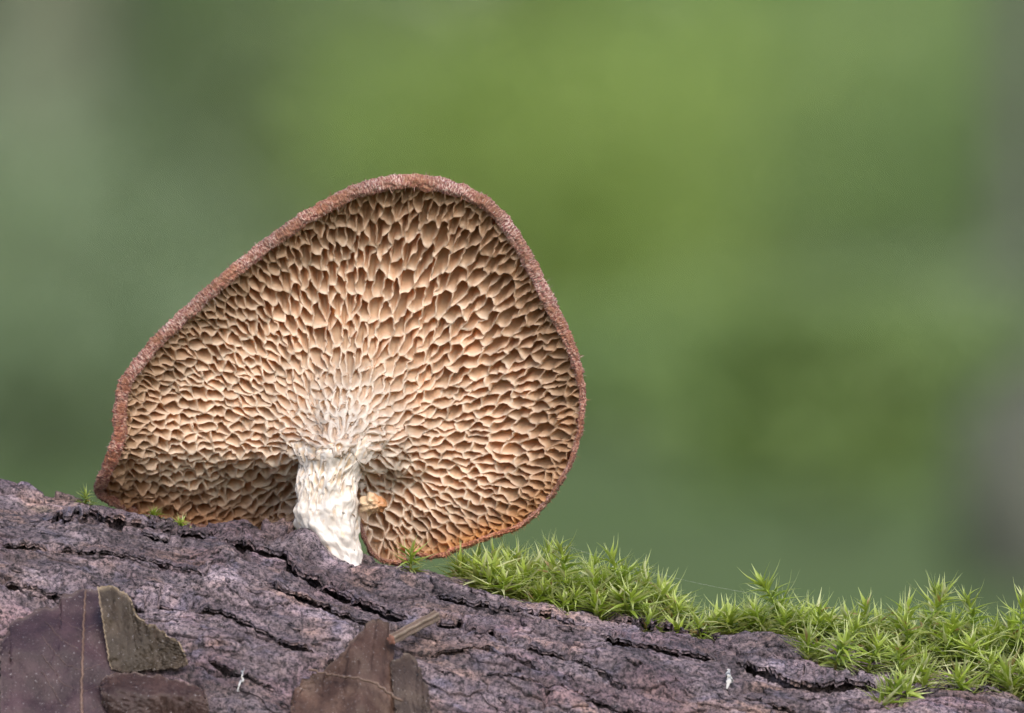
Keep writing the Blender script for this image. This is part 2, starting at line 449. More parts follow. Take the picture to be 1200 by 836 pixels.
def build_flakes(root):
    for i, (u, v, hl, hw, rot, th) in enumerate(FLAKES):
        s0, t0 = log_st(u, v)
        na, nr = 44, 9
        a = np.linspace(0, 2 * np.pi, na, endpoint=False)
        rr = np.linspace(0, 1, nr)[1:]
        rr = np.concatenate([rr ** 0.8, [1.0, 0.97]])
        rad = 1 + 0.26 * vnoise(np.cos(a) * 1.6 + i * 7.7, np.sin(a) * 1.6, 300 + i) + 0.13 * vnoise(np.cos(a) * 5 + i, np.sin(a) * 5, 400 + i)
        cr, sr = math.cos(math.radians(-rot - 11)), math.sin(math.radians(-rot - 11))
        AA, RR = np.meshgrid(a, rr); RD = np.broadcast_to(rad, AA.shape)
        x = np.cos(AA) * RR * RD * hl; y = np.sin(AA) * RR * RD * hw
        s = np.concatenate([[s0], (s0 + x * cr - y * sr).ravel()]); t = np.concatenate([[t0], (t0 + x * sr + y * cr).ravel()])
        h, crack, edge, cid, gid, *_ = log_h(s, t)
        sm = log_low(s, t)
        hc = np.maximum(h, sm - 0.5)
        lift = np.ones((len(rr), na)) * th
        lift *= (0.75 + 0.35 * vnoise(x / 1.6 + i, y / 1.0, 500 + i)) * (1 - 0.15 * RR)
        lift[-2] *= 0.55; lift[-1] = -0.9
        lf = np.concatenate([[th * 0.9], lift.ravel()])
        P = log_pt(s, t, hc + lf)
        ids = 1 + np.arange(len(rr) * na).reshape(len(rr), na)
        f4 = grid_faces(len(rr), na, True) + 1
        f3 = np.stack([np.zeros(na, int), ids[0], np.roll(ids[0], -1)], -1)
        col = bark_color(s, t, crack * 0, cid, gid) * random.uniform(0.85, 1.15)
        loc = P[0]
        link('bark_flake', make_mesh('bark_flake', P - loc, [f4, f3], M_bark, col), root, loc - A0)

def build_plates(root):
    """long overhanging bark plates, one above each crack"""
    for i, (pts, w, dep, lip) in enumerate(CRACKS):
        L = edge_curve(pts, 8); tot = np.hypot(*np.diff(np.array(pts, float), axis=0).T).sum()
        n = int(max(14, tot / 2.0)); E = edge_curve(pts, n)
        tg = np.gradient(E, axis=0); tg /= np.linalg.norm(tg, axis=1, keepdims=True); up = np.stack([tg[:, 1], -tg[:, 0]], -1)
        up *= np.where(up[:, 1:] > 0, -1, 1)
        q = np.linspace(0, 1, n); a = q * tot
        E = E + up * (2.2 * vnoise(a / 13, 0 * a, 1500 + i) + 1.6 * vnoise(a / 4.5, 0 * a, 1530 + i) + 0.9 * vnoise(a / 2.0, 0 * a, 1560 + i))[:, None] - up * w * 0.35
        wid = (9 + 3.2 * w) * (0.55 + 0.45 * np.sin(np.pi * np.clip(q * 0.96 + 0.02, 0, 1))) * (1 + 0.3 * vnoise(a / 25, 0 * a, 1590 + i))
        fade = sstep(0, 0.13, q) * (1 - sstep(0.85, 1.0, q))
        ws = np.array([0.0, 0.03, 0.08, 0.16, 0.26, 0.38, 0.52, 0.66, 0.82, 1.0])
        U_ = E[None, :, 0] + ws[:, None] * (up[:, 0] * wid)[None]; V_ = E[None, :, 1] + ws[:, None] * (up[:, 1] * wid)[None]
        st = np.array([log_st(x, y) for x, y in zip(U_.ravel(), V_.ravel())]); S_, T_ = st[:, 0].reshape(U_.shape), st[:, 1].reshape(U_.shape)
        h, crack, edge, cid, gid, _, ge = log_h(S_, T_, False)
        lf = (0.35 + 0.55 * lip) * fade[None] * (1 - ws[:, None]) ** 0.8 * (1 + 0.35 * vnoise(a / 16, 0 * a + 3, 1620 + i))[None] - 0.30 * ws[:, None] - 0.25 * (1 - fade)[None]
        th = 0.30 + 0.25 * lip
        top = log_pt(S_, T_, h + lf - np.array([0.10, 0.02] + [0] * 8)[:, None])
        bot = log_pt(S_, T_, h + lf - th * (1 - 0.3 * ws[:, None]) * (1 + 0.3 * vnoise(a / 7, 0 * a, 1650 + i))[None])
        nr, nc = U_.shape; N = nr * nc
        f = grid_faces(nr, nc); idx = np.arange(N).reshape(nr, nc)
        loop = np.concatenate([idx[0, :-1], idx[:-1, -1], idx[-1, :0:-1], idx[:0:-1, 0]]); nx = np.roll(loop, -1)
        V = np.concatenate([top.reshape(-1, 3), bot.reshape(-1, 3)])
        col = bark_color(S_, T_, crack, cid, gid, edge, ge).reshape(-1, 3); loc = V[nc // 2]
        link('bark_plate', make_mesh('bark_plate', V - loc, [f, f[:, ::-1] + N, np.stack([loop, nx, nx + N, loop + N], -1)], M_bark, np.concatenate([col, col])), root, loc - A0)
def edge_curve(pts, n):
    pts = np.array(pts, float); L = np.concatenate([[0], np.cumsum(np.hypot(*np.diff(pts, axis=0).T))]); q = np.linspace(0, L[-1], n)
    return np.stack([np.interp(q, L, pts[:, 0]), np.interp(q, L, pts[:, 1])], -1)
LOG = build_log()
build_flakes(LOG)
build_plates(LOG)

# ------------------------------------------------------------------ forest floor
def ground_z(x, y):
    near = np.exp(-(y / 700.0) ** 2) * np.exp(-(x / 520.0) ** 2)
    return -116 - 0.185 * x * near + 14 * (1 - near) * fbm(x / 1400, y / 1400, 3, 601) + 3 * fbm(x / 90, y / 90, 3, 611)
def build_ground():
    def sp(n, mx):
        q = np.linspace(-1, 1, n); return np.sign(q) * np.abs(q) ** 3.2 * mx
    X, Y = np.meshgrid(sp(241, 900000), sp(241, 900000), indexing='ij')
    P = np.stack([X, Y, ground_z(X, Y)], -1)
    o = link('forest_floor', make_mesh('forest_floor', P.reshape(-1, 3), grid_faces(241, 241), M_ground))
    tag(o, 'mossy green woodland floor spreading behind the log', 'ground', kind='structure')
build_ground()

# ------------------------------------------------------------------ mushroom
CX, CY = 400.0, 515.0
OUT = [(686, 460), (684, 495), (676, 530), (664, 558), (650, 580), (634, 600), (612, 618), (575, 631), (545, 642), (520, 653), (500, 656), (490, 650),
       (470, 662), (448, 660), (431, 648), (417, 606), (400, 603), (380, 606), (340, 618), (250, 622), (160, 606), (109, 580), (112, 562), (124, 537), (133, 507),
       (134, 470), (140, 446), (155, 425), (185, 390), (215, 362), (250, 330), (290, 297), (330, 266), (370, 240), (410, 219), (440, 209),
       (475, 204), (510, 207), (545, 217), (575, 233), (600, 259), (620, 291), (640, 330), (655, 361), (671, 395), (682, 430)]
WID = [(686, 460, 9), (676, 530, 7), (650, 580, 7), (612, 618, 7), (545, 642, 7), (500, 656, 7), (431, 648, 6), (400, 603, 6), (250, 622, 8), (109, 580, 17), (124, 537, 20), (134, 470, 19),
       (155, 425, 18), (215, 362, 19), (290, 297, 19), (370, 240, 20), (440, 209, 21), (510, 207, 22), (575, 233, 19), (620, 291, 20), (655, 361, 19), (682, 430, 13)]
_oa = np.array([math.atan2(y - CY, x - CX) for x, y in OUT]); _or = np.array([math.hypot(x - CX, y - CY) for x, y in OUT])
_i = np.argsort(_oa); _oa = _oa[_i]; _or = _or[_i]
_fa = np.linspace(-np.pi, np.pi, 1441); _fr = np.interp(_fa, _oa, _or, period=2 * np.pi)
_k = np.hanning(15); _k /= _k.sum(); _fr = np.convolve(np.concatenate([_fr[-16:-1], _fr, _fr[1:16]]), _k, 'same')[15:-15]
def Rout(th): return np.interp(th, _fa, _fr, period=2 * np.pi)
_wa = np.array([math.atan2(y - CY, x - CX) for x, y, w in WID]); _ww = np.array([w for *_, w in WID], float)
_i = np.argsort(_wa); _wa = _wa[_i]; _ww = _ww[_i]
def Wrim(th): return np.interp(th, _wa, _ww, period=2 * np.pi)
Y0 = 3.0
STEM_D = 9.0
def dfield(u, v, stem=True):
    """depth (mm towards the camera) of the mouths of the pores"""
    r = np.hypot(u - CX, v - CY); th = np.arctan2(v - CY, u - CX)
    rho = np.minimum(r / Rout(th), 1.15)
    d = 3.6 * rho ** 3.2 - 2.2 * np.sin(np.pi * np.clip(rho, 0, 1)) ** 1.2
    up = np.minimum(v - 540, 0)
    q = np.sqrt((u - 391 + 0.18 * up) ** 2 + (up / 1.15) ** 2 + 500.0)
    if stem: d = d + STEM_D * np.exp(-(q - 22.4) / (50.0 - 32.0 * sstep(530, 575, v))) * sstep(645, 540, v)
    d = d + 0.03 * (470 - v) * K
    d = d - 15.0 * sstep(515, 650, v) ** 1.2 * sstep(395, 300, u) - 4.0 * sstep(560, 660, v) * sstep(400, 450, u)
    d = d + 0.5 * vnoise(u / 110, v / 110, 701)
    return d
def dnormal(u, v):
    e = 4.0
    du = (dfield(u + e, v) - dfield(u - e, v)) / (2 * e * K); dv = (dfield(u, v + e) - dfield(u, v - e)) / (2 * e * K)
    n = np.stack([-du, -np.ones_like(du), dv], -1)     # towards the camera is -Y; v grows downwards
    return n / np.linalg.norm(n, axis=-1, keepdims=True)

def pore_metric(u, v):
    r = math.hypot(u - CX, v - 525); th = math.atan2(v - CY, u - CX)
    rho = math.hypot(u - CX, v - CY) / float(Rout(th))
    n = 1 + 0.3 * float(vnoise(np.float64(u / 45), np.float64(v / 45), 711))
    ex, ey = (u - CX) / max(r, 1), (v - 525) / max(r, 1)
    big = math.exp(-((u - 480) / 150) ** 2 - ((v - 340) / 120) ** 2)
    lt = 11.5 + 4.0 * big + 3.0 * min(max((u - 420) / 200, 0), 1)
    lr = 20.0 + 15.0 * big + 7.0 * min(max((u - 420) / 200, 0), 1)
    if u < 330: lr -= 3.5 * min((330 - u) / 150, 1)
    edge = min(max((rho - 0.8) / 0.2, 0), 1)
    lr *= 1 - 0.30 * edge; lt *= 1 - 0.22 * edge
    lowr = edge * math.exp(-((u - 590) / 120) ** 2 - ((v - 610) / 60) ** 2)
    lr *= 1 - 0.35 * lowr; lt *= 1 - 0.25 * lowr
    ns = math.exp(-(math.hypot(u - 405, v - 505) / 60) ** 2)
    lr *= 1 - 0.1 * ns; lt *= 1 - 0.15 * ns
    lr *= n * 1.1; lt *= n * 0.97
    E = np.array([[ex * ex, ex * ey], [ex * ey, ey * ey]])
    return E / lr ** 2 + (np.eye(2) - E) / lt ** 2

def build_pores(root, base):
    rs = random.Random(3)
    # anisotropic dart throwing
    pts = np.zeros((2600, 2)); Ms = np.zeros((2600, 2, 2)); n = 0
    for _ in range(26000):
        u = rs.uniform(100, 700); v = rs.uniform(195, 668)
        th = math.atan2(v - CY, u - CX); r = math.hypot(u - CX, v - CY)
        if r > float(Rout(th)) + 14: continue
        if v > 592 and abs(u - 388) < 34: continue
        M = pore_metric(u, v)
        if n:
            dl = pts[:n] - (u, v)
            near = np.abs(dl).max(1) < 45
            if near.any():
                dn = dl[near]; MM = (Ms[:n][near] + M) / 2
                if np.einsum('ni,nij,nj->n', dn, MM, dn).min() < (0.5 + 0.45 * rs.random()) ** 2: continue
        pts[n] = (u, v); Ms[n] = M; n += 1
        if n >= 2600: break
    pts = pts[:n]; Ms = Ms[:n]
    # cells by clipping with shared bisectors
    def clip(poly, a, c):          # keep a.p <= c
        d = poly @ a - c; out = []
        for k in range(len(poly)):
            p, q = poly[k], poly[(k + 1) % len(poly)]; dp, dq = d[k], d[(k + 1) % len(poly)]
            if dp <= 0: out.append(p)
            if (dp < 0) != (dq < 0): out.append(p + (q - p) * (dp / (dp - dq)))
        return np.array(out) if len(out) > 2 else None
    def cell(i):
        dl = pts - pts[i]
        near = np.where((np.abs(dl).max(1) < 75))[0]; near = near[near != i]
        dn = dl[near]; MM = (Ms[near] + Ms[i]) / 2
        dd = np.einsum('ni,nij,nj->n', dn, MM, dn)
        o = np.argsort(dd)[:22]
        poly = pts[i] + np.array([(-40, -40), (40, -40), (40, 40), (-40, 40)], float)
        for k in o:
            a = MM[k] @ dn[k]; mid = pts[i] + dn[k] / 2
            poly = clip(poly, a, a @ mid)
            if poly is None: return None
        return poly
    UV = []; DEP = []; HH = []; COLK = []; F4 = []; F3 = []; nv = 0; keep = 0
    ring_dep = [0.0, 0.03, 0.24, 0.62, 1.0, 1.22, 1.28]
    for i in range(n):
        u0, v0 = pts[i]; th = math.atan2(v0 - CY, u0 - CX); R = float(Rout(th)); r = math.hypot(u0 - CX, v0 - CY)
        if r > R - float(Wrim(th)) * 0.45 + 2: continue
        poly = cell(i)
        if poly is None: continue
        Q = []
        for k in range(len(poly)):
            p, q = poly[k], poly[(k + 1) % len(poly)]; L = np.hypot(*(q - p))
            if L < 0.05: continue
            m = max(1, int(round(L / 3.2)))
            for j in range(m): Q.append(p + (q - p) * j / m)
        Q = np.array(Q); m = len(Q)
        if m < 6: continue
        Q = Q + 4.2 * np.stack([vnoise(Q[:, 0] / 11, Q[:, 1] / 11, 721), vnoise(Q[:, 0] / 11, Q[:, 1] / 11, 731)], -1) \
              + 1.5 * np.stack([vnoise(Q[:, 0] / 4, Q[:, 1] / 4, 741), vnoise(Q[:, 0] / 4, Q[:, 1] / 4, 751)], -1)
        cen = Q.mean(0)
        def smooth(X, it):
            for _ in range(it): X = 0.5 * X + 0.25 * (np.roll(X, 1, 0) + np.roll(X, -1, 0))
            return X
        size = np.sqrt(max(30, 0.5 * abs(np.sum(Q[:, 0] * np.roll(Q[:, 1], -1) - Q[:, 1] * np.roll(Q[:, 0], -1)))))
        def inset(X, w):
            t = X - cen; L = np.linalg.norm(t, axis=1, keepdims=True)
            return cen + t * np.maximum(1 - w / np.maximum(L, 1), 0.3)
        white = math.exp(-(math.hypot(u0 - 400, (v0 - 505) * (1.1 if v0 < 505 else 0.45)) / 50) ** 2)
        dep = (0.35 + 0.65 * min(1, size / 15)) * (1 - 0.5 * white) * rs.uniform(0.85, 1.15)
        edge = min(max((r / R - 0.82) / 0.18, 0), 1)
        dep *= 1 - 0.45 * edge
        thick = 0.8 + 1.4 * white
        Q1 = Q; Q2 = smooth(Q, 1); Q3 = smooth(Q, 5)
        rings = [Q, inset(Q1, thick), inset(Q2, thick + 0.45), inset(smooth(Q, 2), thick + 1.0), inset(Q3, thick + 2.2),
                 cen + (Q3 - cen) * 0.5, np.array([cen])]
        for k, X in enumerate(rings):
            UV.append(X); DEP.append(np.full(len(X), ring_dep[k] * dep)); COLK.append(np.full(len(X), float(k)))
            HH.append(np.full(len(X), 1.0 if k < 3 else 0.7 if k == 3 else 0.25))
        for k in range(5):
            a = nv + k * m + np.arange(m); b = nv + k * m + (np.arange(m) + 1) % m
            F4.append(np.stack([a, b, b + m, a + m], -1))
        a = nv + 5 * m + np.arange(m); b = nv + 5 * m + (np.arange(m) + 1) % m
        F3.append(np.stack([a, b, np.full(m, nv + 6 * m)], -1))
        nv += 6 * m + 1; keep += 1
    UV = np.concatenate(UV); DEP = np.concatenate(DEP); HH = np.concatenate(HH); CK = np.concatenate(COLK)
    u, v = UV[:, 0], UV[:, 1]
    h = 0.34 * vnoise(u / 7, v / 7, 761) + 0.22 * vnoise(u / 2.6, v / 2.6, 771) + 0.5 * vnoise(u / 18, v / 18, 781)
    nrm = dnormal(u, v)
    P = pix(u, v, Y0 - dfield(u, v))
    r = np.maximum(np.hypot(u - CX, v - CY), 1)
    rad = np.stack([(u - CX) / r, 0 * u, -(v - CY) / r], -1)
    th = np.arctan2(v - CY, u - CX); rho = r / Rout(th)
    fl = np.array([0.0, -1, 0]) * 0.5 + nrm * 0.5
    inward = -fl + 0.34 * rad + np.array([0.0, 0, 0.60])
    P = P + nrm * (h * HH)[:, None] + inward * DEP[:, None]
    # keep the tubes inside the rolled rim
    pu, pv = proj(P); pr = np.maximum(np.hypot(pu - CX, pv - CY), 1); pt = np.arctan2(pv - CY, pu - CX)
    lim = Rout(pt) - np.maximum(0.45 * Wrim(pt), 3.0)
    sc = np.minimum(1, lim / pr)
    P2 = pix(CX + (pu - CX) * sc, CY + (pv - CY) * sc, P[:, 1])
    P = np.where((sc < 1)[:, None], P2, P)
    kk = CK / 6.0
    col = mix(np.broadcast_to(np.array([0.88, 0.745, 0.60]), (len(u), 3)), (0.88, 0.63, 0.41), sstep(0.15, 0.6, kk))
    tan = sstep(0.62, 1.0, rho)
    col = mix(col, (0.50, 0.30, 0.16), tan * 0.85)  # tan margin, browned further to paint in the light falloff at the edge
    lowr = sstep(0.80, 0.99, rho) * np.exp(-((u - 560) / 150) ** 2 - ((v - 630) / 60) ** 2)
    col = mix(col, (0.62, 0.27, 0.07), lowr * 0.85)  # orange tint paints a backlit glow onto the lower-right margin
    lowl = sstep(0.55, 0.95, rho) * np.exp(-((u - 230) / 150) ** 2 - ((v - 600) / 32) ** 2)
    col = mix(col, (0.55, 0.24, 0.09), lowl * 0.6)
    col = mix(col, (0.78, 0.735, 0.69), np.exp(-(np.hypot(u - 405, (v - 500) * np.where(v < 500, 1.0, 0.45)) / 66) ** 2) * (0.97 - 0.45 * sstep(0.3, 0.8, kk)))
    col *= (0.93 + 0.14 * vnoise(u / 30, v / 30, 791))[:, None]
    col = np.concatenate([col, (0.34 + 0.24 * sstep(0.12, 0.5, kk))[:, None]], 1)
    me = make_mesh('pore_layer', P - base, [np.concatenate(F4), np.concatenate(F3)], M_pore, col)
    o = link('pore_layer', me, root); o['label'] = 'cream underside of cap covered in open honeycomb pores'
    print('pores', keep, 'verts', nv)

def build_cap(root, base):
    NT = 2600
    th = np.linspace(-np.pi, np.pi, NT, endpoint=False)
    R = Rout(th) + 1.3 * vnoise(th * 22, th * 0, 801) + 0.7 * vnoise(th * 90, th * 0, 811)
    W = 0.8 * Wrim(th) * (1 + 0.1 * vnoise(th * 14, th * 0 + 3, 821))
    ou = CX + R * np.cos(th); ov = CY + R * np.sin(th)
    k = 9
    tu = np.roll(ou, -k) - np.roll(ou, k); tv = np.roll(ov, -k) - np.roll(ov, k)
    L = np.hypot(tu, tv); nu, nvv = tv / L, -tu / L               # outward 2-D normal
    flip = np.sign(nu * np.cos(th) + nvv * np.sin(th)); nu *= flip; nvv *= flip
    arc = np.cumsum(np.hypot(ou - np.roll(ou, 1), ov - np.roll(ov, 1)))
    al = np.radians(np.concatenate([np.linspace(205, -75, 36)]))
    rows = []; uvr = []; cols = []
    rimd = dfield(ou, ov, False)
    for j, a in enumerate(al):
        hw = W / 2
        off = -hw + hw * np.cos(a)                                # along the outward normal, px
        zz = np.sin(a) * np.maximum(hw, 7) * K * 0.9
        fold = 0.10 * vnoise(arc / 3.2, np.full(NT, j * 0.35), 831) + 0.16 * vnoise(arc / 11, np.full(NT, j * 0.22), 841) + 0.06 * vnoise(arc / 1.2, np.full(NT, j * 0.5), 851)
        fold *= sstep(200, 150, math.degrees(a))
        u = ou + nu * (off + np.cos(a) * fold / K); v = ov + nvv * (off + np.cos(a) * fold / K)
        rows.append(pix(u, v, Y0 - (rimd - 0.2 + zz + np.sin(a) * fold)))
        uvr.append(np.stack([arc / 3.0, np.full(NT, j * 0.42), 0 * arc], -1))
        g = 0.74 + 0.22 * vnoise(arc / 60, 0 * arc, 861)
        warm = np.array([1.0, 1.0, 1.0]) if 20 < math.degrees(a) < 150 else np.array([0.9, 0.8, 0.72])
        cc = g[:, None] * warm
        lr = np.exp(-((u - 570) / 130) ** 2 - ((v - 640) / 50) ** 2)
        cc = mix(cc, (1.0, 0.62, 0.36), lr * 0.85)  # rim roll carries the same painted orange backlight
        ll = np.maximum(np.exp(-((u - 110) / 70) ** 2 - ((v - 520) / 110) ** 2), np.exp(-((u - 690) / 40) ** 2 - ((v - 500) / 110) ** 2))
        cc = mix(cc, (0.75, 0.55, 0.42), ll * 0.8)
        cols.append(cc)
    # cap top behind the pores
    for rho in (0.985, 0.95, 0.88, 0.75, 0.55, 0.3, 0.08):
        u = CX + R * rho * np.cos(th); v = CY + R * rho * np.sin(th)
        u = u + (1 - rho) * 10; v = v - (1 - rho) * 30
        back = 3.4 * (1 - rho ** 8) + 1.0
        rows.append(pix(u, v, Y0 - np.minimum(dfield(u, v), rimd + 1) + back + 0.25 * vnoise(u / 14, v / 14, 871)))
        uvr.append(np.stack([arc / 3.0, np.full(NT, 20 + (1 - rho) * 80), 0 * arc], -1))
        cols.append(np.full((NT, 3), 0.85))
    V = np.concatenate(rows); UVc = np.concatenate(uvr); CO = np.concatenate(cols)
    nrw = len(rows)
    cen = V[(nrw - 1) * NT:].mean(0)
    V = np.concatenate([V, [cen]]); UVc = np.concatenate([UVc, [[0, 90, 0]]]); CO = np.concatenate([CO, [[0.85] * 3]])
    last = (nrw - 1) * NT + np.arange(NT)
    f3 = np.stack([last, np.roll(last, -1), np.full(NT, nrw * NT)], -1)
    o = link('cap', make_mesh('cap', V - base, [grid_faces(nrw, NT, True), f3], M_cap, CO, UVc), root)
    o['label'] = 'reddish-brown scaly cap skin rolled over the rim'
    # fuzz of fine fibrils on the rim
    N = 5200
    ji = rng.integers(3, 33, N); ti = rng.integers(0, NT, N)
    Rw = np.array(rows[:36]); P0 = Rw[ji, ti]
    tang = Rw[np.minimum(ji + 1, 35), ti] - Rw[np.maximum(ji - 1, 0), ti]; tang /= np.linalg.norm(tang, axis=1, keepdims=True)
    along = Rw[ji, (ti + 6) % NT] - Rw[ji, ti - 6]; along /= np.linalg.norm(along, axis=1, keepdims=True) + 1e-9
    nrm = np.cross(tang, along); nrm /= np.linalg.norm(nrm, axis=1, keepdims=True) + 1e-9
    mid = Rw[17, ti]; cen2 = (Rw[0, ti] + Rw[30, ti]) / 2
    sg = np.sign(np.sum(nrm * (P0 - cen2), 1)); nrm *= sg[:, None]
    ln = (0.08 + 0.5 * rng.random(N) ** 2.5)[:, None]
    dirv = nrm * rng.uniform(0.15, 0.7, N)[:, None] + tang * rng.choice([-1, 1], N, p=[0.6, 0.4])[:, None] * 0.8 + rng.normal(0, 0.25, (N, 3))
    wv = along * rng.uniform(0.018, 0.035, N)[:, None]
    a = P0 - wv; b_ = P0 + wv; c = P0 + dirv * ln * 0.6 + wv * 0.6; d = P0 + dirv * ln + np.array([0, 0, 1]) * -0.03
    e = P0 + dirv * ln * 0.6 - wv * 0.6
    V = np.stack([a, b_, c, d, e], 1).reshape(-1, 3)
    i5 = np.arange(N)[:, None] * 5
    pal = np.array([[0.50, 0.32, 0.26], [0.26, 0.09, 0.08], [0.60, 0.48, 0.44], [0.36, 0.18, 0.12]])[rng.integers(0, 4, N)]
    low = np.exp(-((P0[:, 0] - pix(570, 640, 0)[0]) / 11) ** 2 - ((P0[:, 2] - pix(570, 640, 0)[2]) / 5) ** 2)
    pal = mix(pal, (0.5, 0.26, 0.12), low)  # fibrils there take the painted orange backlight too
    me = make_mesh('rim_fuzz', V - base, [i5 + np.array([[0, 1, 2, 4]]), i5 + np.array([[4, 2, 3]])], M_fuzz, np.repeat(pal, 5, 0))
    tag(link('rim_fuzz', me, root), kind='stuff')

def build_stem(root, base):
    foot = log_xyz(log_st(388, 652)[0], 4.6)
    df = Y0 - foot[1]
    #        v,   u_c, half width px, depth d, half depth mm
    dt = float(dfield(np.float64(392.0), np.float64(540.0)))
    print('stem depth foot', df, 'top', dt)
    e = lambda w: df + (dt - df) * w
    key = [(676, 408, 14, e(0) - 1.5, 2.0), (655, 402, 22, e(0.05) - 1.8, 2.4), (632, 389, 32, e(0.2) - 2.0, 2.9), (612, 382, 37.5, e(0.4) - 2.3, 3.0), (592, 382, 36, e(0.6) - 2.5, 2.9),
           (570, 383, 33, e(0.8) - 2.7, 2.7), (550, 387, 36, e(1.0) - 2.9, 2.7), (532, 392, 44, e(1.0) - 3.4, 2.9), (514, 398, 56, e(1.0) - 4.6, 3.1), (496, 403, 68, e(1.0) - 6.0, 3.2), (478, 408, 78, e(1.0) - 8.0, 3.2), (462, 412, 84, e(1.0) - 9.0, 3.2)]
    key = np.array(key, float)[::-1]
    NV, NA = 230, 340
    vv = np.linspace(464, 676, NV); uc = np.interp(vv, key[:, 0], key[:, 1]); hw = np.interp(vv, key[:, 0], key[:, 2])
    dd = np.interp(vv, key[:, 0], key[:, 3]); hd = np.interp(vv, key[:, 0], key[:, 4])
    kk = np.hanning(21); kk /= kk.sum()
    def sm(x): return np.convolve(np.pad(x, 10, 'edge'), kk, 'valid')
    uc, hw, dd, hd = sm(uc), sm(hw), sm(dd), sm(hd)
    a = np.linspace(0, 2 * np.pi, NA, endpoint=False)
    VV, AA = np.meshgrid(vv, a, indexing='ij')
    x = AA * 5.2; y = VV * K                                           # mm-like coordinates on the skin
    lump = 0.40 * fbm(x / 3.0, y / 2.6, 2, 901) + 0.05 * fbm(x / 1.0, y / 1.0, 3, 911) + 0.26 * np.maximum(0, vnoise(x / 1.3, y / 1.1, 921))
    f1, f2, cid = worley(x / 0.95 + 0.3 * vnoise(x, y, 931), y / 2.0, 33)
    decur = sstep(480, 520, VV) * sstep(615, 540, VV + 22 * vnoise(x / 2, y / 3, 941)) * sstep(-0.5, 0.3, fbm(x / 3.2, y / 4, 2, 951) + 0.25)
    pit = sstep(0.10, 0.34, f2 - f1) * decur
    disp = lump - 0.40 * pit
    hwm = hw[:, None]; 
    uu = uc[:, None] + (hwm + disp / K) * np.cos(AA)
    dp = dd[:, None] + (hd[:, None] + disp) * np.sin(AA)
    hug = sstep(566, 524, VV)
    off = 0.22 - 1.5 * sstep(552, 496, VV + 0.25 * np.abs(uu - 400)) + 0.42 * fbm(uu / 13, VV / 17, 3, 1931) + 0.12 * vnoise(uu / 5, VV / 9, 1941)
    ds = dfield(uu, VV) + off
    back = ds - 3.2
    dp = np.where(np.sin(AA) >= 0, dp * (1 - hug) + ds * hug, dp * (1 - hug) + back * hug)
    P = pix(uu, VV, Y0 - dp)
    col = mix(np.broadcast_to(np.array([0.66, 0.615, 0.575]), P.shape), (0.62, 0.45, 0.29), pit * 0.9)
    stain = sstep(0.35, 0.75, fbm(x / 1.3, y / 1.3, 3, 961)) * sstep(500, 600, VV)
    col = mix(col, (0.66, 0.46, 0.27), stain * 0.55)
    foot_t = sstep(640, 665, VV)
    col = mix(col, (0.70, 0.67, 0.65), foot_t)
    spk = (hsh((x / 0.22).astype(np.int64), (y / 0.22).astype(np.int64), 77) > 0.9975) & (VV > 540)
    col = mix(col, (0.03, 0.03, 0.04), spk * 0.9)
    o = link('stem', make_mesh('stem', P.reshape(-1, 3) - base, grid_faces(NV, NA, True), M_stem, col.reshape(-1, 3)), root)
    o['label'] = 'short lumpy white stem rooted in the bark'
    # torn brown flap beside the stem
    A, B = np.meshgrid(np.linspace(0, 2 * np.pi, 60, endpoint=False), np.linspace(0.03, np.pi - 0.03, 34))
    X, Yy, Z = np.cos(A) * np.sin(B), np.sin(A) * np.sin(B), np.cos(B)
    rr = 1 + 0.42 * fbm(X * 2 + 4, Z * 2 + Yy * 1.4, 3, 981) + 0.14 * fbm(X * 6, Z * 6 + Yy * 4, 2, 991)
    P = pix(437 + 15 * rr * X, 590 - 11 * rr * Z + 4 * X * X, Y0 - (4.6 + 1.1 * rr * Yy))
    cc = mix(np.broadcast_to(np.array([0.70, 0.52, 0.34]), P.shape), (0.52, 0.24, 0.10), sstep(-0.4, 0.9, X + 0.5 * fbm(X * 3, Z * 3, 2, 995)))
    o = link('torn_flap', make_mesh('torn_flap', P.reshape(-1, 3) - base, grid_faces(34, 60, True), M_pore, np.concatenate([cc.reshape(-1, 3), np.full((34 * 60, 1), 0.2)], 1)), root)
    o['label'] = 'small torn brown lump of flesh beside the stem'

base = log_xyz(log_st(388, 652)[0], 4.6)
MUSH = thing('bracket_mushroom', base, 'tan polypore mushroom with honeycomb pores standing on edge on the log', 'mushroom')
build_cap(MUSH, base)
build_pores(MUSH, base)
build_stem(MUSH, base)

# ------------------------------------------------------------------ moss
def moss_leaf(L, W, bend, fold=0.35):
    """lanceolate leaf along +X from the origin, tip curving; returns verts (n,3), quads, tris"""
    ns = 6; t = np.linspace(0, 1, ns)
    w = W * np.where(t < 0.3, 0.55 + 0.45 * np.sin(t / 0.3 * np.pi / 2), np.maximum(0.03, (1 - (t - 0.3) / 0.7) ** 1.55))
    ang = bend * t
    dx = np.concatenate([[0], np.cumsum(np.cos((ang[1:] + ang[:-1]) / 2))]) * L / (ns - 1)
    dz = np.concatenate([[0], np.cumsum(np.sin((ang[1:] + ang[:-1]) / 2))]) * L / (ns - 1)
    mid = np.stack([dx, 0 * t, dz], -1)
    l = mid + np.stack([-np.sin(ang) * w * fold, w / 2, np.cos(ang) * w * fold], -1)
    r = mid + np.stack([-np.sin(ang) * w * fold, -w / 2, np.cos(ang) * w * fold], -1)
    return np.concatenate([l, mid, r]), grid_faces(3, ns), t
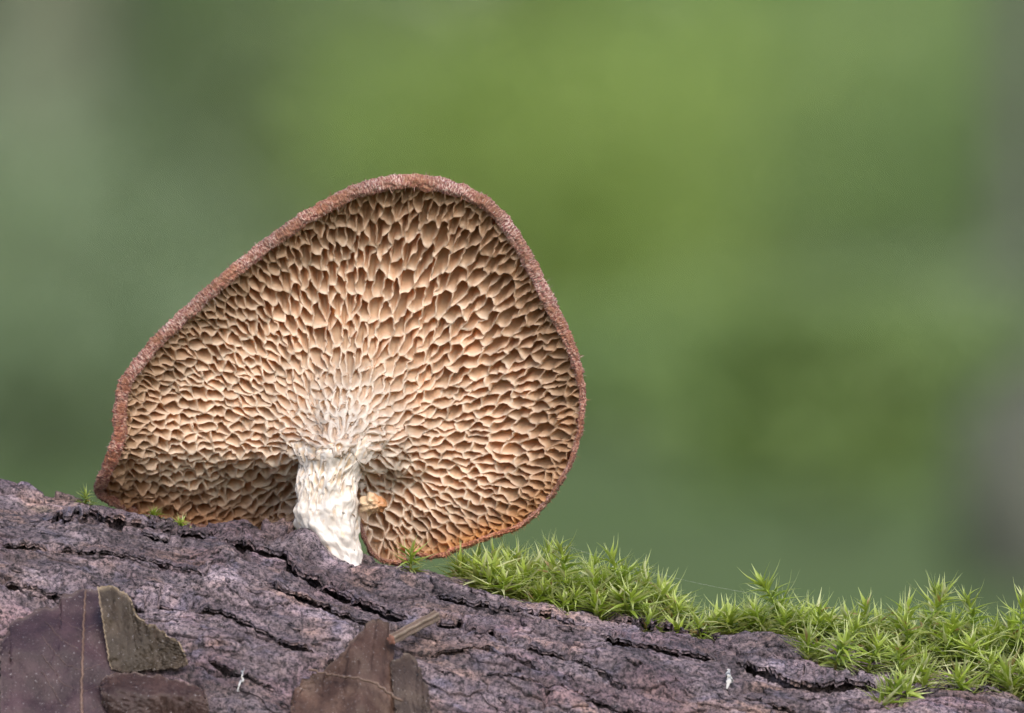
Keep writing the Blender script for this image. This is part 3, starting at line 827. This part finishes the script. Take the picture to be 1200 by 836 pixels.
def moss_variant(H, seed, dense=1.0):
    rg = np.random.default_rng(seed)
    ns = 24; t = np.linspace(0, 1, ns)
    az0 = rg.uniform(0, 6.28); lean = rg.uniform(0.05, 0.28) * H
    path = np.stack([math.cos(az0) * lean * t ** 2, math.sin(az0) * lean * t ** 2, H * t], -1)
    path += 0.06 * H * np.stack([np.sin(t * 5 + az0), np.cos(t * 4 + az0), 0 * t], -1) * t[:, None]
    # stem tube
    na = 6; a = np.linspace(0, 2 * np.pi, na, endpoint=False)
    rad = 0.16 * (1 - 0.5 * t)
    SV = (path[:, None, :] + rad[:, None, None] * np.stack([np.cos(a), np.sin(a), 0 * a], -1)[None]).reshape(-1, 3)
    sc = mix(np.broadcast_to(np.array([0.16, 0.13, 0.05]), (ns, 3)), (0.24, 0.34, 0.06), sstep(0.2, 0.7, t))
    stem = make_mesh('moss_stem', SV, grid_faces(ns, na, True), M_mstem, np.repeat(sc, na, 0))
    V = []; F = []; Cc = []; nv = 0
    n = int((20 + H * 7) * dense)
    for i in range(n):
        q = (i + rg.uniform(-0.3, 0.3)) / n
        q = min(max(0.06 + 0.94 * q, 0.03), 1.0)
        p = np.array([np.interp(q, t, path[:, k]) for k in range(3)])
        L = rg.uniform(2.0, 3.8) * (0.85 + 0.3 * math.sin(q * 3.1)) * (0.8 if q > 0.93 else 1)
        W = rg.uniform(0.30, 0.48)
        elev = math.radians(rg.uniform(-8, 44) + 46 * max(0, (q - 0.72) / 0.28) ** 1.3)
        v, f, tt = moss_leaf(L, W, rg.uniform(-0.9, 0.7), rg.uniform(0.2, 0.5))
        az = i * 2.39996 + rg.uniform(-0.4, 0.4)
        ce, se = math.cos(elev), math.sin(elev)
        v = np.stack([v[:, 0] * ce - v[:, 2] * se, v[:, 1], v[:, 0] * se + v[:, 2] * ce], -1)
        ca, sa = math.cos(az), math.sin(az)
        v = np.stack([v[:, 0] * ca - v[:, 1] * sa, v[:, 0] * sa + v[:, 1] * ca, v[:, 2]], -1) + p
        V.append(v); F.append(f + nv); nv += len(v)
        T3 = np.tile(tt, 3)
        g = np.array([0.25, 0.355, 0.05]) * rg.uniform(0.62, 1.25)
        if q > 0.75: g = g * 0.55 + np.array([0.38, 0.46, 0.085]) * 0.5
        if q < 0.4: g = g * 0.6 + np.array([0.16, 0.15, 0.045]) * 0.3
        pk = rg.random()
        if pk < 0.2: g = np.array([0.50, 0.53, 0.30])
        elif pk < 0.225: g = np.array([0.30, 0.21, 0.10])
        Cc.append(mix(np.broadcast_to(g, (len(v), 3)), (0.70, 0.76, 0.44), sstep(0.34, 1.0, T3) * 0.75))
    leaves = make_mesh('moss_leaves', np.concatenate(V), np.concatenate(F), M_moss, np.concatenate(Cc))
    return stem, leaves
HS = [2.6, 3.6, 4.8, 6.0, 7.4]
VAR = {h: [moss_variant(h, int(h * 100) + k, 1.0) for k in range(4)] for h in HS}
moss_n = [0]
def moss(s, t, H, label, group=None, lean=(0, 0), sink=0.35, name='moss_shoot'):
    """a shoot H mm tall rooted in the bark at (s, t)"""
    h = min(HS, key=lambda q: abs(q - H))
    st, lv = VAR[h][rng.integers(0, 4)]
    P = log_xyz(s, t, -sink)
    r = thing(name, P, label, 'moss', group)
    sc = H / h
    r.rotation_euler = (lean[0] + rng.normal(0, 0.13), lean[1] + rng.normal(0, 0.16), rng.uniform(0, 6.28)) if lean != (0, 0) else (rng.normal(0, 0.2), rng.normal(0, 0.24), rng.uniform(0, 6.28))
    r.rotation_mode = 'ZXY' if False else 'XYZ'
    wsc = min(1.3, max(0.85, sc) if H > 2.0 else max(0.45, sc)) * rng.uniform(0.85, 1.2); r.scale = (wsc, wsc, sc)
    link('stem', st, r)
    tag(link('leaves', lv, r), kind='stuff')
    moss_n[0] += 1
    return r
def ridge_v(u): return 574 + 0.193 * u
# tall shoots that stand out, each told apart by where it grows
TALL = [
    (665, 706, 74, 'tall spiky moss shoot standing highest in the cushion under the cap edge'),
    (740, 716, 70, 'upright moss shoot with swept side leaves where the cushion by the mushroom ends'),
    (925, 752, 72, 'tall leaning moss shoot at the start of the long moss row'),
    (1087, 775, 84, 'tall bushy moss shoot with forked star-shaped tip in the long moss row'),
    (1142, 782, 82, 'tall bottlebrush moss shoot beside the forked one in the long moss row'),
    (1194, 792, 92, 'large curled moss shoot at the far end of the long moss row'),
    (603, 694, 48, 'spiky moss shoot with pale tips close under the mushroom cap'),
    (1030, 766, 60, 'narrow moss shoot with tight pointed tip next to the star-tipped shoot'),
]
for u, vb, hp, lab in TALL:
    s, t = log_st(u, vb + 2)
    moss(s, t, hp * K * 1.05, lab)
def prof(u, xs, ys): return float(np.interp(u, xs, ys))
def clump(n, ua, ub, topx, topy, tlo, thi, label, group, fmin=0.55, fmax=1.0):
    for i in range(n):
        u = ua + (ub - ua) * ((i + random.random()) / n)
        s = log_st(u, ridge_v(u) + 4)[0]
        t = random.uniform(tlo, thi)
        P = log_xyz(s, t)
        vb = float(proj(P)[1])
        H = max(2.4, (vb - prof(u, topx, topy)) * K * random.uniform(fmin, fmax) * 1.12)
        moss(s, t, min(H * (random.uniform(1.1, 1.35) if random.random() < 0.16 else 1), 8.6), label, group)
tA = ([520, 545, 575, 610, 650, 690, 720, 760, 780, 800], [668, 655, 648, 655, 658, 668, 672, 680, 700, 722])
clump(22, 530, 782, *tA, -7, -1, 'leafy green moss shoot at the back of the cushion beside the mushroom', 'moss cushion beside the mushroom', 0.7, 1.0)
clump(21, 528, 780, *tA, -1, 5, 'leafy green moss shoot in the middle of the cushion beside the mushroom', 'moss cushion beside the mushroom', 0.5, 0.95)
clump(10, 560, 770, *tA, 5, 9, 'short moss shoot along the front of the cushion beside the mushroom', 'moss cushion beside the mushroom', 0.25, 0.5)
tB = ([800, 840, 880, 910, 950, 985, 1010, 1050, 1075, 1110, 1160, 1200, 1260, 1400], [728, 718, 714, 706, 712, 712, 720, 722, 712, 725, 730, 712, 740, 770])
clump(25, 862, 1290, *tB, -7, -1, 'leafy green moss shoot at the back of the long row on the log', 'long moss row on the log', 0.7, 1.0)
clump(27, 868, 1290, *tB, -1, 5, 'leafy green moss shoot in the middle of the long row on the log', 'long moss row on the log', 0.5, 0.95)
clump(14, 935, 1290, *tB, 5, 10, 'short moss shoot along the front edge of the long row on the log', 'long moss row on the log', 0.3, 0.6)
clump(12, 1060, 1290, *tB, 9, 15, 'low moss shoot creeping down the bark below the long row', 'low moss below the long row', 0.25, 0.45)
clump(11, 786, 880, *tB, -3, 4, 'low moss shoot bridging the gap between cushion and long row', 'low moss between cushion and row', 0.6, 0.9)
for u, v, hp, lab in [(662, 716, 26, 'tiny moss tuft alone on bare bark in front of the cushion by the mushroom'), (582, 690, 34, 'pale flattened moss shoot in front of the cushion under the cap'),
                      (480, 672, 26, 'tiny moss shoot alone on the bark under the gap of the cap rim'), (103, 584, 14, 'faint pale moss sprig beside the foot of the brown cap rim'),
                      (182, 598, 12, 'small dark moss sprig in the shade where the cap meets the bark'), (212, 604, 9, 'smallest dark moss sprig in the shade under the cap'),
                      (945, 782, 36, 'moss shoot hanging over the bark edge below the row, leaves pressed together'), (978, 785, 38, 'moss shoot drooping over the bark edge, with fan-shaped leaves'),
                      (825, 742, 26, 'small moss tuft in the gap between cushion and long row')]:
    s, t = log_st(u, v)
    moss(s, t, hp * K * 1.05, lab)
for i, (u, v) in enumerate([(1095, 797), (1078, 802), (1062, 808), (1048, 814), (1036, 822), (1026, 830)]):
    s, t = log_st(u, v)
    moss(s, t, 2.4, 'moss shoot of the creeping strand that trails down the bark', 'creeping moss strand', lean=(0.9, -0.7))

# ------------------------------------------------------------------ dead leaves, twig, threads
def surf_px(U_, V_, off):
    """points on the smoothed bark under photograph pixels, lifted by off (mm)"""
    sh = U_.shape; u = U_.ravel(); v = V_.ravel(); o = np.broadcast_to(off, sh).ravel()
    st = np.array([log_st(a, b_) for a, b_ in zip(u, v)])
    s, t = st[:, 0], st[:, 1]
    return log_pt(s, t, log_low(s, t) + o).reshape(sh + (3,))
def sheet(name, P, parent, loc, colf, thick=0.16):
    """two-sided leaf blade with thickness from a grid of points"""
    nr, nc = P.shape[:2]
    du = np.gradient(P, axis=1); dv = np.gradient(P, axis=0)
    n = np.cross(du, dv); n /= np.linalg.norm(n, axis=-1, keepdims=True) + 1e-9
    if (n[..., 1].mean() > 0): n = -n
    V = np.concatenate([(P + n * thick / 2).reshape(-1, 3), (P - n * thick / 2).reshape(-1, 3)]) - loc
    N = nr * nc; f = grid_faces(nr, nc)
    idx = np.arange(N).reshape(nr, nc)
    loop = np.concatenate([idx[0, :-1], idx[:-1, -1], idx[-1, :0:-1], idx[:0:-1, 0]])
    nx = np.roll(loop, -1)
    side = np.stack([loop, nx, nx + N, loop + N], -1)
    col = np.concatenate([colf.reshape(-1, 3)] * 2)
    return link(name, make_mesh(name, V, [f, f[:, ::-1] + N, side], M_leaf, col), parent)
def edge_curve(pts, n):
    pts = np.array(pts, float); L = np.concatenate([[0], np.cumsum(np.hypot(*np.diff(pts, axis=0).T))]); q = np.linspace(0, L[-1], n)
    return np.stack([np.interp(q, L, pts[:, 0]), np.interp(q, L, pts[:, 1])], -1)
def blade(name, parent, loc, top, bot, offt, colr, nr=34, nc=60, seed=0, amp=0.3, rough=3.2):
    """leaf blade spanned between two pixel curves, offt(q, w) = lift above the bark in mm"""
    A = edge_curve(top, nc); B = edge_curve(bot, nc)
    A = A + rough * np.stack([vnoise(A[:, 0] / 9, A[:, 1] / 9, seed), vnoise(A[:, 0] / 7, A[:, 1] / 7, seed + 1)], -1)
    w = np.linspace(0, 1, nr)[:, None, None]
    G = A[None] * (1 - w) + B[None] * w
    q = np.linspace(0, 1, nc)[None, :] + 0 * w[..., 0]
    off = offt(q, w[..., 0] + 0 * q) + amp * fbm(G[..., 0] / 28, G[..., 1] / 28, 3, seed + 2)
    P = surf_px(G[..., 0], G[..., 1], off)
    c = np.broadcast_to(np.array(colr[0]), P.shape)
    c = mix(c, colr[1], sstep(-0.3, 0.6, fbm(G[..., 0] / 34, G[..., 1] / 34, 4, seed + 3)))
    edge = np.minimum(np.minimum(w[..., 0] + 0 * q, 9), np.minimum(q, 1 - q) * 3)
    if len(colr) > 2: c = mix(c, colr[2], (1 - sstep(0.0, 0.045, edge)))
    return sheet(name, P, parent, loc, c), P
def vein(parent, loc, P, r=0.16, col=(0.36, 0.25, 0.22), name='midrib'):
    n = len(P); a = np.linspace(0, 2 * np.pi, 7, endpoint=False)
    tg = np.gradient(P, axis=0); tg /= np.linalg.norm(tg, axis=1, keepdims=True) + 1e-9
    s1 = np.cross(tg, [0.3, -1, 0.2]); s1 /= np.linalg.norm(s1, axis=1, keepdims=True); s2 = np.cross(tg, s1)
    rr = r * np.linspace(0.75, 1.1, n) if np.isscalar(r) else r
    V = P[:, None] + rr[:, None, None] * (np.cos(a)[None, :, None] * s1[:, None] + np.sin(a)[None, :, None] * s2[:, None])
    V = np.concatenate([V.reshape(-1, 3), P[:1], P[-1:]])
    k = np.arange(7); k2 = (k + 1) % 7
    caps = np.concatenate([np.stack([k2, k, np.full(7, n * 7)], -1), np.stack([k + (n - 1) * 7, k2 + (n - 1) * 7, np.full(7, n * 7 + 1)], -1)])
    cc = np.tile(np.array(col), (len(V), 1))
    return link(name, make_mesh(name, V - loc, [grid_faces(n, 7, True), caps], M_leaf, cc), parent)

loc = log_at(95, 780)
L1 = thing('dead_leaf', loc, 'flat purple-brown dead leaf with straight pale midrib pressed on the bark', 'leaf')
B1, P = blade('blade', L1, loc, [(3, 760), (14, 734), (40, 722), (66, 716), (72, 706), (98, 698), (126, 701), (143, 712), (150, 735), (152, 760)],
      [(0, 850), (30, 858), (60, 862), (95, 864), (120, 862), (140, 856), (150, 850)], lambda q, w: 0.34 + 0.4 * np.sin(q * 3.1) + 0 * w,
      [(0.036, 0.019, 0.026), (0.064, 0.036, 0.044), (0.095, 0.066, 0.068)], seed=1201)
def loff(e): return 0.34 + 0.4 * np.sin((e[:, 0] - 3) / 150 * 3.1) + 0.3 * fbm(e[:, 0] / 28, e[:, 1] / 28, 3, 1203)
mu = edge_curve([(99, 700), (97, 740), (96, 790), (95, 858)], 40)
vein(B1, loc, surf_px(mu[:, 0], mu[:, 1], loff(mu) + 0.12), 0.15, (0.15, 0.095, 0.075))
for k in range(6):
    for sg in (-1, 1):
        v0 = 722 + k * 24; e = edge_curve([(97, v0), (97 + sg * 24, v0 - 12), (97 + sg * 48, v0 - 30 - 4 * k)], 16)
        e = e[(e[:, 1] > 722 + 0.25 * np.abs(e[:, 0] - 97)) & (e[:, 0] > 8)]
        if len(e) > 4: vein(B1, loc, surf_px(e[:, 0], e[:, 1], loff(e) + 0.06), 0.07, (0.085, 0.055, 0.055), 'side_vein')
loc = log_at(170, 790)
L2 = thing('curled_leaf', loc, 'curled olive-brown leaf scrap with pale edge standing up from the bark', 'leaf')
blade('blade', L2, loc, [(113, 722), (128, 722), (146, 725), (156, 740), (172, 752), (190, 758), (204, 768), (216, 776)],
      [(130, 790), (140, 793), (160, 792), (175, 790), (192, 789), (208, 788), (220, 784)],
      lambda q, w: 0.7 + (1 - w) ** 1.4 * (3.4 - 2.6 * q), [(0.036, 0.025, 0.016), (0.058, 0.040, 0.027), (0.30, 0.235, 0.165)], seed=1211, amp=0.35)
loc = log_at(170, 815)
L3 = thing('leaf_scrap', loc, 'dark reddish rounded leaf scrap below the curled one', 'leaf')
blade('blade', L3, loc, [(117, 812), (124, 800), (140, 796), (165, 797), (190, 800), (215, 806), (240, 818)], [(120, 830), (128, 842), (150, 850), (175, 852), (200, 852), (220, 850), (246, 846)],
      lambda q, w: 0.9 + 0.7 * np.sin(np.pi * w) + 0 * q, [(0.040, 0.021, 0.020), (0.062, 0.034, 0.030), (0.15, 0.11, 0.10)], seed=1221)
loc = log_at(420, 815)
L4 = thing('folded_leaf', loc, 'brown folded dead leaf with raised veins propped beside a broken twig', 'leaf')
def ridge_off(q, w): return 0.8 + 2.4 * np.exp(-((q - 0.62) / 0.22) ** 2) * (1 - 0.35 * w)
B4, _ = blade('blade', L4, loc, [(344, 822), (352, 805), (372, 798), (398, 782), (420, 768), (434, 757), (444, 749), (452, 754), (459, 764), (456, 785)],
      [(338, 858), (355, 862), (375, 866), (395, 866), (415, 866), (430, 866), (445, 866), (455, 866), (462, 866), (466, 866)],
      ridge_off, [(0.064, 0.034, 0.026), (0.10, 0.058, 0.043), (0.10, 0.068, 0.056)], seed=1231, amp=0.25)
mv = edge_curve([(360, 803), (385, 812), (415, 824), (445, 832), (470, 842)], 40)
vein(B4, loc, surf_px(mv[:, 0], mv[:, 1], 2.2 + 1.6 * np.exp(-((mv[:, 0] - 425) / 35) ** 2)), 0.15, (0.15, 0.10, 0.08), 'vein')
blade('side_lobe', L4, loc, [(455, 790), (466, 785), (478, 777), (486, 784), (494, 803), (500, 815)], [(466, 866), (474, 866), (482, 866), (490, 866), (498, 866), (506, 866)],
      lambda q, w: 1.5 - 0.7 * q + 0 * w, [(0.045, 0.029, 0.023), (0.07, 0.047, 0.037), (0.10, 0.075, 0.062)], nc=36, seed=1241, amp=0.2)

# broken twig: ribbed stub lying over the bark
a0 = surf_px(np.array([456.0]), np.array([779.0]), np.array([3.2]))[0]; a1 = surf_px(np.array([508.0]), np.array([741.0]), np.array([2.0]))[0]
n = 26; q = np.linspace(0, 1, n)[:, None]
TP = a0 * (1 - q) + a1 * q + 0.10 * np.stack([vnoise(q[:, 0] * 4, 0 * q[:, 0], 5), 0 * q[:, 0], vnoise(q[:, 0] * 4, 0 * q[:, 0] + 4, 6)], -1)
TW = thing('broken_twig', a0, 'short broken grey-brown twig stub slanting out from the folded leaf', 'twig')
na = 26; a = np.linspace(0, 2 * np.pi, na, endpoint=False)
tg = (a1 - a0) / np.linalg.norm(a1 - a0); s1 = np.cross(tg, [0, -1, 0.2]); s1 /= np.linalg.norm(s1); s2 = np.cross(tg, s1)
rr = 0.50 * (1 + 0.16 * np.cos(a * 5 + 1) + 0.08 * np.cos(a * 3))[None] * (1 + 0.10 * vnoise(q * 9, a[None] * 2, 7))
V = (TP[:, None] + rr[..., None] * (np.cos(a)[None, :, None] * s1 + np.sin(a)[None, :, None] * s2)).reshape(-1, 3)
col = mix(np.broadcast_to(np.array([0.13, 0.09, 0.07]), (n * na, 3)), (0.24, 0.19, 0.15), sstep(-0.2, 0.6, np.tile(np.cos(a * 5 + 1), n)))
link('shaft', make_mesh('shaft', V - a0, grid_faces(n, na, True), M_leaf, col), TW)
for k, P0, sg in ((0, TP[0], -1), (1, TP[-1], 1)):
    ring = P0 + rr[0 if k == 0 else -1][:, None] * (np.cos(a)[:, None] * s1 + np.sin(a)[:, None] * s2)
    V = np.concatenate([ring, P0 + (ring - P0) * 0.5 + tg * sg * 0.12, [P0 + tg * sg * 0.05]])
    f = np.stack([na + np.arange(na), na + (np.arange(na) + 1) % na, np.full(na, 2 * na)], -1)
    link('broken_end', make_mesh('broken_end', V - a0, [grid_faces(2, na, True), f], M_leaf, np.tile(np.array([0.30, 0.15, 0.115]), (len(V), 1))), TW)

def fibre(name, pts, off, r, label, cat, col=(0.55, 0.55, 0.55), group=None):
    e = edge_curve(pts, 30)
    P = surf_px(e[:, 0], e[:, 1], off + 0.25 * vnoise(e[:, 1] / 9, e[:, 0] / 9, 1301))
    n = len(P); a = np.linspace(0, 2 * np.pi, 6, endpoint=False)
    rr = r * np.sin(np.linspace(0.25, 2.9, n)) * (1 + 0.35 * vnoise(np.arange(n) / 3.0, np.zeros(n), 1311))
    V = P[:, None] + rr[:, None, None] * np.stack([np.cos(a), 0.3 * np.sin(a) - 0.0, np.sin(a)], -1)[None]
    loc = P[0]
    tag(link(name, make_mesh(name, V.reshape(-1, 3) - loc, grid_faces(n, 6, True), M_thread, np.tile(np.array(col), (n * 6, 1))), None, loc), label, cat, group)
fibre('white_fibre', [(287, 788), (283, 794), (284, 802), (278, 812), (280, 817)], 0.8, 0.11, 'thin white curved fibre stuck upright on the bark between dead leaves', 'fibre')
fibre('lichen_speck', [(853, 791), (852, 798), (855, 803), (851, 811)], 0.6, 0.28, 'small white lichen speck on bare bark below the moss row', 'lichen')
# spider silk from the moss cushion to the moss row
q = np.linspace(0, 1, 40)
SP = pix(664 + 246 * q, 640 + 60 * q + 26 * q * (1 - q) * 1.0, np.full(40, 0.0) - 0.6)
a = np.linspace(0, 2 * np.pi, 4, endpoint=False)
V = SP[:, None] + 0.0045 * np.stack([0 * a, np.cos(a), np.sin(a)], -1)[None]
tag(link('spider_thread', make_mesh('spider_thread', V.reshape(-1, 3) - SP[0], grid_faces(40, 4, True), M_thread, np.tile(np.array([0.7, 0.72, 0.7]), (160, 1))), None, SP[0]),
    'faint spider thread strung between the tallest moss shoots', 'thread')

# ------------------------------------------------------------------ woodland behind (far out of focus)
def leaf_cloud(P, size, cols, rg):
    n = len(P)
    d = rg.normal(size=(n, 3)); d[:, 2] *= 0.6; d /= np.linalg.norm(d, axis=1, keepdims=True)
    e = np.cross(d, rg.normal(size=(n, 3))); e /= np.linalg.norm(e, axis=1, keepdims=True)
    up = np.cross(d, e)
    L = size * rg.uniform(0.6, 1.3, n)[:, None]
    V = np.stack([P - d * L, P + e * L * 0.45 + up * L * 0.12, P + d * L, P - e * L * 0.45 + up * L * 0.12], 1).reshape(-1, 3)
    i = np.arange(n)[:, None] * 4
    return V, np.concatenate([i + np.array([[0, 1, 2]]), i + np.array([[0, 2, 3]])]), np.repeat(cols, 4, 0)
def tube(pts, radii, na=10):
    pts = np.array(pts, float); n = len(pts); a = np.linspace(0, 2 * np.pi, na, endpoint=False)
    tg = np.gradient(pts, axis=0); tg /= np.linalg.norm(tg, axis=1, keepdims=True)
    s1 = np.cross(tg, [0.1, 1.0, 0.05]); s1 /= np.linalg.norm(s1, axis=1, keepdims=True); s2 = np.cross(tg, s1)
    V = pts[:, None] + np.array(radii)[:, None, None] * (np.cos(a)[None, :, None] * s1[:, None] + np.sin(a)[None, :, None] * s2[:, None])
    return V.reshape(-1, 3), grid_faces(n, na, True)
def far_px(u, v, Ym):
    return pix(u, v, Ym * 1000.0)
def shrub(u, v, Ym, ru, rv, n, size, c0, c1, label, seed, group=None, name='leafy_shrub'):
    """bush whose leaf mass is centred on pixel (u, v) at Ym metres; ru, rv its spread in pixels"""
    rg = np.random.default_rng(seed)
    c = far_px(u, v, Ym); f = K * (Ym * 1000 + D) / D
    gz = float(ground_z(np.array(c[0]), np.array(c[1])))
    loc = np.array([c[0], c[1], gz])
    g = rg.normal(size=(n, 3))
    cl = rg.normal(size=(26, 3)) * 0.8
    g = cl[rg.integers(0, 26, n)] + g * 0.55
    P = c + g * np.array([ru * f * 0.62, min(ru * f * 0.62, 900), rv * f * 0.62])
    P[:, 2] = np.maximum(P[:, 2], gz + 30 + rg.uniform(0, 120, n))
    t = rg.random(n)
    cols = mix(np.broadcast_to(np.array(c0), (n, 3)), c1, t) * rg.uniform(0.76, 1.14, n)[:, None]
    cols = mix(cols, (0.22, 0.25, 0.19), np.full(n, 0.14))
    root = thing(name, loc, label, 'shrub', group)
    V, F, CC = leaf_cloud(P, size, cols, rg)
    tag(link('crown', make_mesh('crown', V - loc, F, M_bgleaf, CC, smooth=False), root), kind='stuff')
    hh = max(c[2] - gz, 250) if name == 'leafy_shrub' else max(c[2] - gz, 30)
    thin = 1.0 if name == 'leafy_shrub' else 0.2
    for k in range(5):
        d = rg.normal(size=2) * ru * f * 0.3
        pts = [(0, 0, -20), (d[0] * 0.3, d[1] * 0.3, hh * 0.4), (d[0] * 0.8, d[1] * 0.8, hh * 0.9), (d[0] * 1.3, d[1] * 1.3, hh * 1.25)]
        V, F = tube(pts, [9 * thin, 7 * thin, 5 * thin, 2 * thin], 7)
        link('stem', make_mesh('stem', V, F, M_bgwood, np.tile(np.array([0.09, 0.10, 0.055]), (len(V), 1))), root)
    return root
def tree(u, Ym, rad, hgt, barkc, label, seed, lean=0.0, leafc=((0.05, 0.09, 0.025), (0.09, 0.14, 0.035))):
    rg = np.random.default_rng(seed)
    c = far_px(u, 418, Ym); gz = float(ground_z(np.array(c[0]), np.array(c[1])))
    loc = np.array([c[0], c[1], gz])
    root = thing('woodland_tree', loc, label, 'tree', 'trees standing behind the log')
    zs = np.linspace(-60, hgt, 26)
    pts = np.stack([lean * zs + 40 * np.sin(zs / 1500.0 + seed), 30 * np.sin(zs / 1100.0), zs], -1)
    rr = rad * (1 - 0.75 * np.clip(zs / hgt, 0, 1)) * (1 + 0.5 * np.exp(-np.maximum(zs, 0) / 220.0))
    V, F = tube(pts, rr, 18)
    V = V + (rr.mean() * 0.05) * rg.normal(size=V.shape)
    link('trunk', make_mesh('trunk', V, F, M_bgwood, np.tile(np.array(barkc), (len(V), 1))), root)
    tips = []
    for k in range(12):
        z0 = hgt * rg.uniform(0.4, 0.95); i = np.argmin(np.abs(zs - z0)); a = rg.uniform(0, 6.28); L = rg.uniform(900, 2300)
        p0 = pts[i]; p1 = p0 + np.array([math.cos(a) * L * 0.5, math.sin(a) * L * 0.5, L * 0.25]); p2 = p0 + np.array([math.cos(a) * L, math.sin(a) * L, L * 0.5])
        V, F = tube([p0, p1, p2], [rr[i] * 0.5, rr[i] * 0.35, 8], 7)
        link('limb', make_mesh('limb', V, F, M_bgwood, np.tile(np.array(barkc), (len(V), 1))), root)
        tips += [p1, p2, p2 + rg.normal(size=3) * 300]
    tips = np.array(tips); n = 5000
    P = tips[rg.integers(0, len(tips), n)] + rg.normal(size=(n, 3)) * 480
    cols = mix(np.broadcast_to(np.array(leafc[0]), (n, 3)), leafc[1], rg.random(n))
    V, F, CC = leaf_cloud(P, 60, cols, rg)
    tag(link('crown', make_mesh('crown', V, F, M_bgleaf, CC, smooth=False), root), kind='stuff')

def far_wood():
    rg = np.random.default_rng(77); n = 60000
    P = np.stack([rg.uniform(-14000, 14000, n), rg.uniform(58000, 70000, n), -120 + rg.random(n) ** 1.3 * 9000], -1)
    t = sstep(-0.5, 0.5, fbm(P[:, 0] / 900, P[:, 2] / 900, 3, 1401))
    cols = mix(np.broadcast_to(np.array([0.18, 0.27, 0.13]), (n, 3)), (0.25, 0.34, 0.14), t)
    V, F, CC = leaf_cloud(P, 150, cols, rg)
    o = link('distant_wood', make_mesh('distant_wood', V, F, M_bgleaf, CC, smooth=False))
    tag(o, 'dense green wood far behind the log, melted to a blur', 'wood', kind='stuff')
far_wood()
def stone(u, v, Ym, ru, label, seed):
    c = far_px(u, v, Ym); f = K * (Ym * 1000 + D) / D; gz = float(ground_z(np.array(c[0]), np.array(c[1])))
    A, B = np.meshgrid(np.linspace(0, 2 * np.pi, 48, endpoint=False), np.linspace(0.03, np.pi - 0.03, 30))
    X, Yy, Z = np.cos(A) * np.sin(B), np.sin(A) * np.sin(B), np.cos(B)
    rr = 1 + 0.25 * fbm(X * 1.2 + seed, Z * 1.2 + Yy, 3, seed) + 0.07 * fbm(X * 5, Z * 5 + Yy * 3, 2, seed + 1)
    top = c[2] - gz; w = ru * f
    P = np.stack([w * rr * X, w * rr * Yy, top * 0.4 + top * 0.6 * rr * Z], -1)
    cc = mix(np.broadcast_to(np.array([0.095, 0.10, 0.09]), P.shape), (0.075, 0.09, 0.06), sstep(-0.3, 0.5, fbm(X * 3, Z * 3 + Yy, 3, seed + 2)))
    o = link('field_stone', make_mesh('field_stone', P.reshape(-1, 3), grid_faces(30, 48, True), M_bgwood, cc.reshape(-1, 3)), None, (c[0], c[1], gz))
    tag(o, label, 'stone')
far_wood()
tree(20, 46, 190, 9000, (0.13, 0.15, 0.10), 'grey-barked tree trunk blurred at the paler side of the backdrop', 11, 0.10)
tree(1216, 40, 70, 8000, (0.085, 0.095, 0.08), 'thin grey tree trunk rising behind the far end of the moss row', 12, -0.02)
shrub(630, 190, 40, 215, 220, 5400, 28, (0.29, 0.43, 0.10), (0.36, 0.49, 0.125), 'bright yellow-green bush above the mushroom', 21)
shrub(940, 470, 30, 150, 105, 2600, 24, (0.14, 0.235, 0.06), (0.18, 0.28, 0.075), 'dark green bush behind the moss row', 22)
shrub(1130, 240, 44, 220, 240, 5600, 30, (0.25, 0.38, 0.15), (0.31, 0.45, 0.17), 'fresh green bush beside the thin trunk', 23)
shrub(110, 380, 42, 230, 200, 4600, 30, (0.29, 0.39, 0.24), (0.34, 0.45, 0.27), 'grey-green bush at the foot of the grey trunk', 24)
shrub(880, 280, 48, 240, 240, 5600, 30, (0.27, 0.39, 0.11), (0.34, 0.47, 0.14), 'mid-green bush between the yellow and the dark bush', 25)
shrub(330, 170, 50, 200, 240, 4000, 30, (0.20, 0.28, 0.14), (0.26, 0.34, 0.17), 'dull green bush between grey trunk and yellow bush', 26)
shrub(1010, 120, 52, 220, 220, 5000, 30, (0.27, 0.40, 0.13), (0.33, 0.46, 0.16), 'pale green bush standing behind the fresh green one', 27)
shrub(720, 330, 52, 240, 200, 5000, 30, (0.27, 0.40, 0.12), (0.33, 0.46, 0.14), 'broad green bush showing beside the bright rim of the cap', 28)
HERB = 'low herbs on the woodland floor'
shrub(60, 540, 14, 200, 70, 2600, 14, (0.17, 0.25, 0.14), (0.22, 0.31, 0.16), 'grey-green patch of low herbs behind the shaded cap rim', 31, HERB, 'low_herb')
shrub(760, 520, 20, 190, 90, 3000, 16, (0.20, 0.32, 0.11), (0.25, 0.37, 0.13), 'mid-green patch of low herbs behind the bright side of the cap', 32, HERB, 'low_herb')
shrub(960, 610, 10, 150, 80, 2600, 10, (0.20, 0.31, 0.09), (0.25, 0.37, 0.11), 'dark olive patch of low herbs behind the long moss row', 33, HERB, 'low_herb')
shrub(1120, 420, 24, 120, 80, 2600, 18, (0.18, 0.25, 0.14), (0.22, 0.29, 0.16), 'dull green low herbs above the grey stone', 34, HERB, 'low_herb')
stone(1215, 420, 8, 90, 'rough grey stone lying on the woodland floor behind the moss', 41)
print('moss', moss_n[0])
